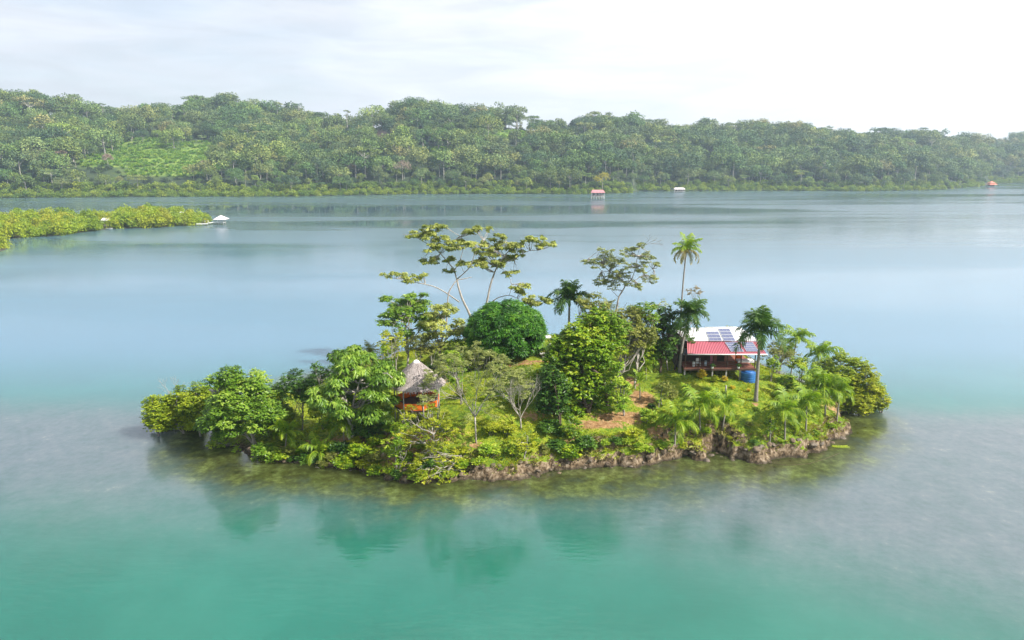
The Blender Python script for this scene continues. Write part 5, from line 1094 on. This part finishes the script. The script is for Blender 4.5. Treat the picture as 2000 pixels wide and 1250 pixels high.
def build_islet():
    rng = np.random.default_rng(500)
    fr = [(-260, 505), (-60, 474), (0, 467), (100, 462), (200, 449), (235, 446), (300, 445), (360, 441), (410, 437)]
    bk = [(420, 434), (405, 427), (360, 423), (300, 421), (230, 422), (200, 428), (150, 428), (60, 427), (-60, 432), (-260, 440)]
    poly = np.array([G(*q)[:2] for q in fr+bk]); tiny = np.array([G(*q)[:2] for q in ((-160, 520), (-40, 497), (5, 490), (16, 486), (8, 480), (-60, 480), (-160, 490))])
    b = MB()
    for pl in (poly, tiny):
        c = pl.mean(0); n = len(pl); v = np.concatenate([np.c_[pl, np.full(n, -.4)], np.c_[lerp(pl, c, .06), np.full(n, .25)], [[*c, .6]]])
        i = np.arange(n); k = (i+1) % n; b.add(v, np.stack([i, k, n+k, n+i], 1)); b.add(v, np.stack([n+i, n+k, np.full(n, 2*n)], 1))
    # triangle fans duplicate the points above; one mesh for the low ground
    tag(b.build('mud_flat', M['islet_mud']), kind='structure')
    protos = []
    for k in range(7):
        bb = blob_tree(rng, 5.2+rng.uniform(0, 1.4), 4.2+rng.uniform(-.4, .8), 0, 'bush', .75, 620); o = bb.build('mangrove_bush', [M['leaf_islet'], M['trunk_far']]); protos.append(o)

    n = 0; gaps = [(G(209, 441, 2)[:2], 6.5), (G(352, 419, 5)[:2], 4.6)]
    lo, hi = poly.min(0), poly.max(0); pts = []
    for x in np.arange(max(lo[0], -330), hi[0], 8.4):
        for y in np.arange(lo[1], hi[1], 9.4):
            p = np.array([x+rng.uniform(-2.4, 2.4), y+rng.uniform(-2.6, 2.6)])
            if sdist(p[0], p[1], poly) > 1.2 and all(np.hypot(*(p-g_)) > r for g_, r in gaps): pts.append(p)
    # the rim is planted closely so that foliage meets the water
    for i in range(len(fr)-1):
        a, c = G(*fr[i])[:2], G(*fr[i+1])[:2]
        for t in np.arange(0, 1, 5.2/np.linalg.norm(c-a)):
            p = lerp(a, c, t)+[0, 2.6]; 
            if np.hypot(*(p-gaps[0][0])) > 5.2: pts.append(p+rng.normal(0, .6, 2))
    pts = [p for p in pts if project(p[0], p[1], 3)[0] > -60]; pts = sorted(pts, key=lambda q: q[1])[:285]
    for p in pts+[np.array(q) for q in [G(0, 485)[:2], G(-25, 490)[:2], G(-5, 483)[:2], G(-55, 492)[:2]]]:
        k = n if n < 7 else int(rng.integers(7)); tx = project(p[0], p[1], 3)[0]; s = rng.uniform(.85, 1.3)*(1.0 if tx < 180 else (1.15 if 230 < tx < 330 else .9))
        if tx > 385: s *= .7
        if n < 7: o = protos[k]; o.location = (*p, .1)
        else: o = protos[k].copy(); COL.objects.link(o); o.location = (*p, .1)
        o.rotation_euler = (0, 0, rng.uniform(0, 6.28)); o.scale = (s, s, s*rng.uniform(.85, 1.15)); n += 1
        zx = 'at the far left edge' if tx < 60 else 'left of the boathouse' if tx < 150 else 'beside the boathouse' if tx < 235 else 'in the taller middle thicket' if tx < 320 else 'round the white roofed house' if tx < 385 else 'at the pier end'
        ty = project(p[0], p[1], 0)[1]; rim = float(interp(tx, fr)) - ty; zy = 'front row' if rim < 7 else ('middle row' if rim < 15 else 'back row')
        if sdist(p[0], p[1], tiny) > -4: zx, zy = 'on the small separate spit', 'yellow-green clump'
        tag(o, f'mangrove {zx}, {zy} on the low islet', 'mangrove', 'mangrove bushes covering the low islet')
    # waterside pavilion
    c = G(433, 438, 0); x, y = c[:2]; m = mpp(y, 0); root = empty('pavilion', (x, y, 0), 'white waterside pavilion with pyramid roof at the end of the islet pier', 'pavilion')
    b = MB(); b.box((x, y, 1.1), (3.6, 3.6, .22)); b.build('platform', M['white_paint'], root); zt = P(433, 420, y)[2]; ze = P(433, 428, y)[2]; w = 11.5*m
    b = MB(); v = np.array([(x-w, y-w, ze), (x+w, y-w, ze), (x+w, y+w, ze), (x-w, y+w, ze), (x, y, zt)]); b.add(v, [(0, 1, 4), (1, 2, 4), (2, 3, 4), (3, 0, 4)]); b.add(v-[0, 0, .12], [(1, 0, 3, 2, 1)[:4]]); b.build('roof', M['pav_roof'], root)
    for sx in (-1.6, 1.6):
        for sy in (-1.6, 1.6):
            b = MB(); b.box((x+sx, y+sy, (ze+1.1)/2), (.22, .22, ze-1.1+.1)); b.build('post', M['white_paint'], root); b = MB(); b.box((x+sx, y+sy, .2), (.25, .25, 1.8)); b.build('pile', M['post_grey'], root)
    b = MB(); b.box((x, y-1.7, 2.0), (3.4, .1, .5)); b.box((x+1.7, y, 2.0), (.1, 3.4, .5)); b.build('balustrade', M['white_paint'], root)
    # pier in two levels
    root = empty('pier', (*G(402, 440)[:2], 0), 'pale wooden pier reaching from the islet towards the pavilion', 'pier')
    for k, (pa, pb, w_) in enumerate((((384, 440.5), (406, 440), 2.2), ((406, 438.5), (425, 436.5), 1.5))):
        a, c = G(*pa), G(*pb); d = c-a; L_ = np.hypot(d[0], d[1]); mm = (a+c)/2; b = MB(); b.box((mm[0], mm[1], .85), (L_, w_, .2), rz=math.atan2(d[1], d[0])); b.build('walkway', M['white_paint'], root)
        for t in np.linspace(0, 1, 5): q = lerp(a, c, t); b = MB(); b.box((q[0], q[1], .1), (.22, .22, 1.5)); b.build('pile', M['post_grey'], root)
    q = G(404, 439); b = MB(); b.tube([q+[-.9, 0, .9], q+[-.9, 0, 2.3], q+[.9, 0, 2.3], q+[.9, 0, .9]], .1, 5); b.build('ladder_rail', M['white_paint'], root)
    # white roofed house among the mangroves, and the small landing
    c = P(352, 416, G(350, 424)[1]); x, y = c[0], c[1]; root = empty('islet_house', (x, y, .3), 'white roofed house standing among the islet mangroves', 'house'); z = c[2]
    b = MB(); b.box((x, y, z/2-.3), (3.6, 3.2, z-.5)); b.build('wall', M['timber_dark'], root); b = MB(); v = np.array([(x-2.6, y-2.2, z-.2), (x+2.6, y-2.2, z-.9), (x+2.6, y+2.2, z-.4), (x-2.6, y+2.2, z+.3), (x-.9, y, z+1.0), (x+1.2, y, z+.75)])
    b.add(v, [(0, 1, 5, 4), (2, 3, 4, 5)]); b.add(v, [(0, 4, 3), (1, 2, 5)]); b.build('roof', M['white_roof'], root)
    b = MB(); b.box((x+.6, y-1.66, z-1.3), (.9, .06, .8)); b.build('window', M['panel'], root)
    c = G(205, 444); x, y = c[:2]; root = empty('boathouse', (x, y, 0), 'grey boathouse in the gap between the mangrove thickets', 'boathouse'); zt = P(205, 427, y)[2]
    b = MB(); b.box((x-.3, y+1.5, zt/2-.3), (3.2, 2.8, zt-.6)); b.build('wall', M['post_grey'], root); b = MB(); slab(b, (x-2.3, y-.3, zt-.9), (x+2.1, y-.3, zt-1.1), (x+2.0, y+3.4, zt), (x-2.2, y+3.4, zt+.1), .1); b.build('roof', M['white_roof'], root)
    b = MB(); b.box((x+.4, y+.06, zt*.35), (1.1, .06, 1.3)); b.build('door', M['timber_dark'], root)
    b = MB(); b.box((x+.5, y-1.2, 1.4), (3.0, 1.6, .9)); tag(b.build('beige_shed', M['thatch']), 'small beige shed at the foot of the boathouse', 'shed')
    c = G(213, 447.5); boat('pale moored boat off the boathouse between the thickets', c, 3.6, .1)
def boat(label, c, L_, rz, col='white_paint'):
    root = empty('moored_boat', c, label, 'boat'); n = 12; t = np.linspace(-1, 1, n); w = .75*(1-np.clip(t, 0, 1)**2.2)*np.where(t < -.9, .85, 1); hh = .42+.16*np.clip(t, 0, 1)
    ca, sa = math.cos(rz), math.sin(rz)
    def R_(x, y, z): return np.stack([c[0]+x*ca-y*sa, c[1]+x*sa+y*ca, z], 1)
    x = t*L_/2; rows = [R_(x, -w, hh+0*t), R_(x*.96, -w*.6, 0*t-.1), R_(x*.96, w*.6, 0*t-.1), R_(x, w, hh+0*t)]
    v = np.concatenate(rows); f = []
    for r in range(3):
        for i in range(n-1): f.append((r*n+i, r*n+i+1, (r+1)*n+i+1, (r+1)*n+i))
    f.append((0, n, 2*n, 3*n)); b = MB(); b.add(v, f, .5, 0, True); b.build('hull', M[col], root)
    for q in (-.5, .1): b = MB(); b.box((c[0]+q*L_/2*ca, c[1]+q*L_/2*sa, .33), (.3, 1.1, .05), rz=rz); b.build('bench', M['timber_red'], root)
    return root
M['islet_mud'] = plain('islet_mud', (.03, .03, .015), (.07, .06, .03), .6, .9)
M['pav_roof'] = plain('pav_roof', (.62, .56, .54), (.72, .66, .64), 2, .6)
build_islet()

# ------------------------------------------------------------------ far shore: houses, trees and the forest
def far_house(name, label, cat, px, py, pw, roofm, wallm, stilts=True, roof_h=5, body_h=7, gap=5):
    """stilt house on the far shore from its waterline pixel and pixel width"""
    c = G(px, py, 0); m = mpp(c[1], 0); x, y = c[:2]; W = pw*m; zf = gap*m; zw = zf+body_h*m; zr = zw+roof_h*m; d = W*.35
    root = empty(name, (x, y, 0), label, cat)
    b = MB(); b.box((x, y, zf-.15), (W*1.05, d*2.1, .3)); b.build('platform', M['post_grey'], root)
    b = MB(); b.box((x, y+.2*d, (zf+zw)/2), (W*.86, d*1.3, zw-zf)); b.build('wall', M[wallm], root)
    for q in (-.28, 0, .28): b = MB(); b.box((x+W*q, y-.46*d, (zf+zw)/2), (W*.14, .1, (zw-zf)*.6)); b.build('window', M['interior'], root)
    b = MB(); e = .55; v = np.array([(x-W*e, y-d, zw-.1), (x+W*e, y-d, zw-.1), (x+W*e, y+d, zw-.1), (x-W*e, y+d, zw-.1), (x-W*.42, y, zr), (x+W*.42, y, zr)]); b.add(v, [(0, 1, 5, 4), (2, 3, 4, 5), (3, 2, 1, 0)]); b.add(v, [(0, 4, 3), (1, 2, 5)]); b.build('roof', M[roofm], root)
    if stilts:
        for q in np.linspace(-.5, .5, 6):
            for yy in (-d, d*.6): b = MB(); b.box((x+W*q, y+yy, zf/2-.4), (.35, .35, zf+.8)); b.build('stilt', M['white_paint'], root)
    for q in np.linspace(-.5, .5, 5): b = MB(); b.box((x+W*q, y-d*.95, (zf+zw)/2), (.2, .2, zw-zf)); b.build('porch_post', M['white_paint'], root)
    return root
M['pink_roof'] = plain('pink_roof', (.42, .17, .18), (.52, .24, .25), .5, .5)
M['orange_roof'] = plain('orange_roof', (.60, .17, .10), (.70, .26, .16), .5, .5)
far_house('stilt_house', 'pink roofed house on stilts over the water before the far shore', 'house', 1167, 388, 25, 'pink_roof', 'post_grey', True, 5, 7, 5)
far_house('shore_house', 'white roofed house at the water edge between far mangroves', 'house', 1326, 375.5, 20, 'pav_roof', 'post_grey', True, 3, 4, 2)
far_house('point_house', 'tiny pale building behind the far right mangrove point', 'house', 1908, 363, 9, 'white_roof', 'white_paint', False, 2, 3.5, 1.5)
def red_pavilion():
    c = G(1935, 365, 0); m = mpp(c[1], 0); x, y = c[:2]; root = empty('red_pavilion', (x, y, 0), 'two tiered orange roofed pavilion over the water at the far right point', 'pavilion')
    b = MB(); b.box((x, y, 1.0), (13*m, 9*m, .4)); b.build('platform', M['post_grey'], root)
    for i, (w, z0, z1, t) in enumerate(((8, 4.5, 6.5, 5), (5.5, 7.5, 11, .3))):
        b = MB(); q = w*m; r = t*m; z0, z1 = z0*m, z1*m; v = np.array([(x-q, y-q, z0), (x+q, y-q, z0), (x+q, y+q, z0), (x-q, y+q, z0), (x-r, y-r, z1), (x+r, y-r, z1), (x+r, y+r, z1), (x-r, y+r, z1)]); b.add(v, [(0, 1, 5, 4), (1, 2, 6, 5), (2, 3, 7, 6), (3, 0, 4, 7), (4, 5, 6, 7), (3, 2, 1, 0)]); b.build('roof', M['orange_roof'], root)
    b = MB(); b.box((x, y, 3*m), (8*m, 8*m, 4*m)); b.build('wall', M['timber_red'], root); b = MB(); b.box((x, y, 7*m), (7*m, 7*m, 1.4*m)); b.build('upper_wall', M['timber_red'], root)
    for sx in (-1, 1):
        for sy in (-1, 1): b = MB(); b.box((x+sx*6*m, y+sy*4*m, 0), (.4, .4, 2.4)); b.build('pile', M['post_grey'], root)
red_pavilion()

def far_zone(px):
    for lim, w in ((170, 'left of the bright clearing'), (300, 'by the left half of the clearing'), (460, 'by the right half of the clearing'), (660, 'between the clearing and the landslip'), (860, 'around the reddish landslip'), (1080, 'right of the landslip'),
                   (1250, 'behind the pink roofed stilt house'), (1440, 'behind the white roofed shore house'), (1650, 'on the right hill'), (1850, 'near the largest skyline tree')):
        if px < lim: return w
    return 'at the far right edge'
def build_forest():
    rng = np.random.default_rng(700); TL = [M['leaf_forest'], M['trunk_far']]
    kinds = []
    for k in range(6): H = rng.uniform(12, 17); kinds.append((blob_tree(rng, H, H*rng.uniform(.46, .62), H*.20, 'dome', .95, 1150), 'forest_tree', 'rounded green tree in the hillside forest across the water'))
    for k in range(3): H = rng.uniform(17, 21); kinds.append((blob_tree(rng, H, H*rng.uniform(.42, .55), H*.5, 'umbrella', .95, 900), 'umbrella_tree', 'flat-topped tall tree in the hillside forest across the water'))
    for k in range(3): H = rng.uniform(15, 20); kinds.append((blob_tree(rng, H, H*rng.uniform(.22, .30), H*.15, 'column', .95, 650), 'slender_tree', 'narrow vine-clad tree in the hillside forest across the water'))
    protos = [(b.build(nm, TL), nm, lab) for b, nm, lab in kinds]
    # survey of tree places
    P_ = []
    st = 12.2
    for x in np.arange(-900, 1250, st):
        for y in np.arange(600, 1560, st):
            P_.append((x, y))
    P_ = np.array(P_)+rng.uniform(-.48*st, .48*st, (len(P_), 2)); h, t, px = hill_h(P_[:, 0], P_[:, 1]); ok = (t > .035) & (t < 1.22) & (px > -260) & (px < 2260)
    P_, h, t, px = P_[ok], h[ok], t[ok], px[ok]; cm = np.maximum(clear_mask(P_[:, 0], P_[:, 1], h), np.maximum(clear_mask(P_[:, 0], P_[:, 1], h+8), clear_mask(P_[:, 0], P_[:, 1], h+16))); sm = np.maximum(scar_mask(P_[:, 0], P_[:, 1], h), np.maximum(scar_mask(P_[:, 0], P_[:, 1], h+7), scar_mask(P_[:, 0], P_[:, 1], h+14)))
    ok = (rng.random(len(P_)) > cm*1.02) & (sm < .35); P_, h, t, px = P_[ok], h[ok], t[ok], px[ok]
    n = len(P_); kd = np.where(rng.random(n) < .86, rng.integers(0, 6, n), np.where(rng.random(n) < .5, rng.integers(6, 9, n), rng.integers(9, 12, n)))
    big = fbm(P_[:, 0]*.02, P_[:, 1]*.02, 0, 91, 3); sc = np.clip(rng.normal(1.22, .45, n)+.35*big, .6, 2.1)*np.where(t < .12, .68, 1)*np.where((t > .9) & (t < 1.12), 1.05, 1)
    # the ones that show largest stand as single trees
    vis = (px > -30) & (px < 2030) & (t < 1.08); size = sc*1000/np.hypot(P_[:, 0], P_[:, 1])*(1+.35*(t > .85))*np.where(t > .03, 1, 0)*vis
    order = np.argsort(-size); pick = order[:285]; rest = np.setdiff1d(np.arange(n), pick)
    seen = set()
    for i in pick:
        o, nm, lab = protos[kd[i]]
        if kd[i] in seen: o = o.copy(); COL.objects.link(o)
        seen.add(kd[i])
        o.location = (P_[i, 0], P_[i, 1], h[i]-.4); o.rotation_euler = (0, 0, rng.uniform(0, 6.28)); s = sc[i]; o.scale = (s*rng.uniform(.9, 1.15), s*rng.uniform(.9, 1.15), s)
        zone = 'on the ridge line' if t[i] > .85 else ('halfway up the hill' if t[i] > .35 else 'low on the hillside'); side = far_zone(px[i])
        base = {'forest_tree': 'rounded leafy tree', 'umbrella_tree': 'tall flat-topped tree', 'slender_tree': 'narrow vine-clad tree'}[nm]
        sz = 'very large ' if sc[i] > 2.0 else 'large ' if sc[i] > 1.8 else ''; zone = {'on the ridge line': 'on the ridge', 'halfway up the hill': 'halfway up', 'low on the hillside': 'low down'}[zone]
        tag(o, f'{sz}{base} {zone} {side}', 'tree', f'{base}s of the far forest')
    for k, (o, nm, lab) in enumerate(protos):
        if k not in seen: o.location = (P_[rest[0], 0], P_[rest[0], 1], h[rest[0]]); tag(o, lab, 'tree')
    # the rest of the forest: one mass, instanced with geometry nodes
    VC = bpy.data.collections.new('forest_kinds')
    for k in range(12):
        q = bpy.data.objects.new('kind_%02d' % k, protos[k][0].data); VC.objects.link(q)
    scatter('hill_forest', P_[rest], h[rest]-.4, kd[rest], sc[rest], rng, VC, 'dense green forest covering the hills across the water', 'forest')
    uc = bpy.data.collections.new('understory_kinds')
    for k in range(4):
        b = blob_tree(rng, 4.5, 4.8, 0, 'bush', .95, 300); q = b.build('kind_%02d' % k, [M['leaf_under_shade'], M['trunk_far']]); COL.objects.unlink(q); uc.objects.link(q)
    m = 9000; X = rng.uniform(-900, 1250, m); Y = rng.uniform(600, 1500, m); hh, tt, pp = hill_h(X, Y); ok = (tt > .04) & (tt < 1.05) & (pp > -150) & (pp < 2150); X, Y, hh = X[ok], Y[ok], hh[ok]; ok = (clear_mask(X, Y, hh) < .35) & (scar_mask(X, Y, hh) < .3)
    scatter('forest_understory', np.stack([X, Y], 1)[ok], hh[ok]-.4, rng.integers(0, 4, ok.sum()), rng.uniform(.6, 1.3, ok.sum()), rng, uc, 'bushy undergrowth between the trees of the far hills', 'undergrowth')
    # banana and bush plants over the clearing
    pl = []
    VC2 = bpy.data.collections.new('clearing_kinds')
    for k in range(4):
        b = MB(); m = 60; a = rng.uniform(0, 6.28, m); el = rng.uniform(.3, 1.3, m); p = np.stack([rng.normal(0, .7, m), rng.normal(0, .7, m), rng.uniform(.3, 1.6, m)], 1)
        b.leaves(p, np.stack([np.cos(a), np.sin(a), el], 1), np.stack([-np.cos(a)*.5, -np.sin(a)*.5, np.ones(m)], 1), rng.uniform(1.2, 2.6, m), .8, rng.uniform(0, 1, m)); q = b.build('kind_%02d' % k, M['leaf_banana']); COL.objects.unlink(q); VC2.objects.link(q)
    m = 34000; X = rng.uniform(-640, 420, m); Y = rng.uniform(640, 1150, m); hh, tt, pp = hill_h(X, Y); cmk = clear_mask(X, Y, hh); ok = (cmk > .3) & (tt > .03) & (rng.random(m) < .75)
    scatter('clearing_plants', np.stack([X, Y], 1)[ok], hh[ok]-.1, rng.integers(0, 4, ok.sum()), rng.uniform(.5, 1.25, ok.sum()), rng, VC2, 'bright green low plants covering the clearing on the hill', 'plants')
    # shoreline mangroves
    mp_ = []
    for k in range(5): b = blob_tree(rng, 6.0+rng.uniform(0, 1.5), 5.6+rng.uniform(-.6, .8), 0, 'bush', 1.0, 430); mp_.append(b.build('shore_mangrove', [M['leaf_shore'], M['trunk_far']]))
    cnt = 0; rest2 = []
    for row, dst in ((0, 2.5), (1, 10.5), (2, 19)):
        x = -30.
        while x < 2035:
            S = float(interp(x, SHD)); u = (x-1000)/1370; Y0 = S; X0 = u*S; S2 = S+9*float(fbm(X0*.012, 0, 0, 51, 3))+3*float(fbm(X0*.07, 0, 0, 52, 2)); y = S2+dst+rng.uniform(-1.5, 1.5); X0 = u*y
            if 1308 < x < 1345 and row == 0: x += 6; continue
            s = rng.uniform(.7, 1.1)*(1 if row < 2 else 1.15); zz = max(float(hill_h(np.array([X0]), np.array([y]))[0][0]), .1)-.4
            if row == 0 or cnt < 285:
                o = mp_[cnt] if cnt < 5 else mp_[int(rng.integers(5))].copy()
                if cnt >= 5: COL.objects.link(o)
                o.location = (X0, y, zz); o.scale = (s, s, s*rng.uniform(.8, 1.15)); o.rotation_euler = (0, 0, rng.uniform(0, 6.28)); cnt += 1
                side = far_zone(x)
                tag(o, f'far mangrove {("waterside", "second row", "third row")[row]} {side}', 'mangrove', 'mangroves fringing the far shore')
            else: rest2.append((X0, y, zz, s))
            x += (7.6+rng.uniform(-1, 1.6))/(S/1370)
    if rest2:
        r = np.array(rest2); VC3 = bpy.data.collections.new('fringe_kinds')
        for k in range(5): VC3.objects.link(bpy.data.objects.new('kind_%02d' % k, mp_[k].data))
        scatter('mangrove_fringe', r[:, :2], r[:, 2], rng.integers(0, 5, len(r)), r[:, 3], rng, VC3, 'yellow-green mangrove thicket behind the far shoreline', 'mangroves')
    # landmark trees of the hill
    def on_hill(px, py):
        d = ray(px, py)
        for q in np.arange(600, 1700, 2.0):
            p = np.array([0, 0, CH])+d*(q/d[1]); hh = float(hill_h(p[:1], p[1:2])[0][0])
            if p[2] <= hh: return np.array([p[0], p[1], hh])
        return None
    land = [(1175, 372, 17, 12, 'leaf_gold', 'dome', 'golden-yellow tree above the pink roofed stilt house'), (788, 350, 19, 13, 'leaf_bare', 'dome', 'broad rusty-grey half bare tree low on the middle hill'), (690, 345, 13, 7, 'leaf_bare', 'dome', 'greyish half bare tree left of the rusty-grey one'),
            (130, 330, 17, 7, 'leaf_bare', 'umbrella', 'thin grey-crowned dead tree left of the green clearing'), (97, 318, 20, 7, 'leaf_forest', 'umbrella', 'tree with exposed white trunk left of the green clearing'), (795, 290, 12, 9, 'leaf_gold', 'umbrella', 'olive-gold bamboo clump below the reddish landslip'),
            (218, 325, 12, 7, 'leaf_bare', 'dome', 'brownish round tree at the lower left of the clearing'), (405, 338, 12, 6, 'leaf_bare', 'umbrella', 'pale leafless tree at the foot of the clearing'), (1600, 350, 15, 9, 'leaf_bare', 'dome', 'grey-brown half bare tree low on the right hill'),
            (905, 330, 20, 13, 'leaf_forest', 'dome', 'huge rounded tree on the middle hill right of the landslip'), (1710, 330, 16, 8, 'leaf_banana', 'dome', 'fresh green round tree on the right hill'), (665, 270, 18, 12, 'leaf_forest', 'dome', 'large rounded tree left of the reddish landslip')]
    for px_, py_, H, R, mt, kd_, lab in land:
        p = on_hill(px_, py_)
        if p is None: continue
        b = blob_tree(rng, H, R*.8, H*(.3 if kd_ == 'dome' else .6), kd_, 1.0, 620); o = b.build('landmark_tree', [M[mt], M['trunk_far']]); o.location = (p[0], p[1]-6, p[2]+.5); tag(o, lab, 'tree')
    for i, (px_, top, w, lab) in enumerate([(140, 183, 11, 'spreading skyline tree at the top of the left hill'), (198, 200, 8, 'layered skyline tree right of the left summit'), (540, 198, 10, 'flat-topped skyline tree before the two tall twins'), (583, 200, 12, 'wide flat-topped skyline tree, larger of the two twins'),
                                  (676, 214, 7, 'lone umbrella tree standing clear on the skyline saddle'), (803, 194, 11, 'umbrella tree on the middle summit'), (1010, 217, 12, 'spreading skyline tree right of the middle summit'), (1158, 218, 10, 'layered skyline tree right of the notch'),
                                  (1378, 233, 10, 'rounded skyline tree with open crown, right of centre'), (1425, 238, 8, 'small skyline tree beside the open-crowned one'), (1468, 235, 10, 'dark rounded skyline tree at the right of centre'), (1495, 233, 9, 'tall dark skyline tree next to the dark rounded one'),
                                  (1622, 244, 7, 'thin-trunked umbrella tree on the right skyline'), (1805, 248, 13, 'largest spreading tree on the right skyline before the dip'), (1832, 263, 7, 'small tree leaning out at the edge of the right skyline dip'), (1716, 251, 7, 'small flat-topped tree on the right skyline')]):
        S = float(interp(px_, SHD)); Rr = float(interp(px_, RD)); y = S+Rr*.99; x = (px_-1000)/1370*y; h0 = float(hill_h(np.array([x]), np.array([y]))[0][0]); tz = P(px_, top, y)[2]; x = P(px_, top, y)[0]
        H = tz-h0
        b = blob_tree(rng, max(H, 12), w*.78, max(H, 12)*.62, 'umbrella' if i not in (8, 10, 11) else 'dome', .95, 520); o = b.build('skyline_tree', TL); o.location = (x, y, h0-.3); tag(o, lab, 'tree', 'trees standing out on the skyline')

def scatter(name, xy, z, idx, sc, rng, coll, label, cat):
    me = bpy.data.meshes.new(name); n = len(xy); me.vertices.add(n); me.vertices.foreach_set('co', np.c_[xy, z].astype(np.float32).ravel())
    for nm, ty, arr in (('kind', 'INT', idx.astype(np.int32)), ('size', 'FLOAT', sc.astype(np.float32)), ('turn', 'FLOAT', rng.uniform(0, 6.28, n).astype(np.float32))):
        a = me.attributes.new(nm, ty, 'POINT'); a.data.foreach_set('value', arr)
    o = bpy.data.objects.new(name, me); COL.objects.link(o); tag(o, label, cat, kind='stuff')
    ng = bpy.data.node_groups.new(name, 'GeometryNodeTree'); ng.interface.new_socket('Geometry', in_out='INPUT', socket_type='NodeSocketGeometry'); ng.interface.new_socket('Geometry', in_out='OUTPUT', socket_type='NodeSocketGeometry')
    N, L = ng.nodes, ng.links; gi = N.new('NodeGroupInput'); go = N.new('NodeGroupOutput'); mp = N.new('GeometryNodeMeshToPoints'); ip = N.new('GeometryNodeInstanceOnPoints'); ci = N.new('GeometryNodeCollectionInfo')
    ci.inputs['Collection'].default_value = coll; ci.inputs['Separate Children'].default_value = True; ci.inputs['Reset Children'].default_value = True
    def na(nm, ty): q = N.new('GeometryNodeInputNamedAttribute'); q.data_type = ty; q.inputs['Name'].default_value = nm; return q.outputs['Attribute']
    cx = N.new('ShaderNodeCombineXYZ'); L.new(na('turn', 'FLOAT'), cx.inputs[2]); L.new(gi.outputs[0], mp.inputs[0]); L.new(mp.outputs[0], ip.inputs['Points']); L.new(ci.outputs[0], ip.inputs['Instance']); ip.inputs['Pick Instance'].default_value = True
    L.new(na('kind', 'INT'), ip.inputs['Instance Index']); L.new(cx.outputs[0], ip.inputs['Rotation']); L.new(na('size', 'FLOAT'), ip.inputs['Scale']); L.new(ip.outputs[0], go.inputs[0])
    md = o.modifiers.new('scatter', 'NODES'); md.node_group = ng
build_forest()

# ------------------------------------------------------------------ haze: the humid air over the bay
def build_haze():
    m, N, L = new_mat('haze'); out = N.new('ShaderNodeOutputMaterial'); v = N.new('ShaderNodeVolumePrincipled')
    v.inputs['Color'].default_value = (.72, .86, 1.0, 1); v.inputs['Density'].default_value = .00019; v.inputs['Anisotropy'].default_value = .45; L.new(v.outputs[0], out.inputs['Volume'])
    b = MB(); b.box((100, 1125, 94.5), (4200, 2950, 193)); o = b.build('haze', m); tag(o, 'thin pale haze in the air over the bay', 'haze', kind='stuff')
build_haze()
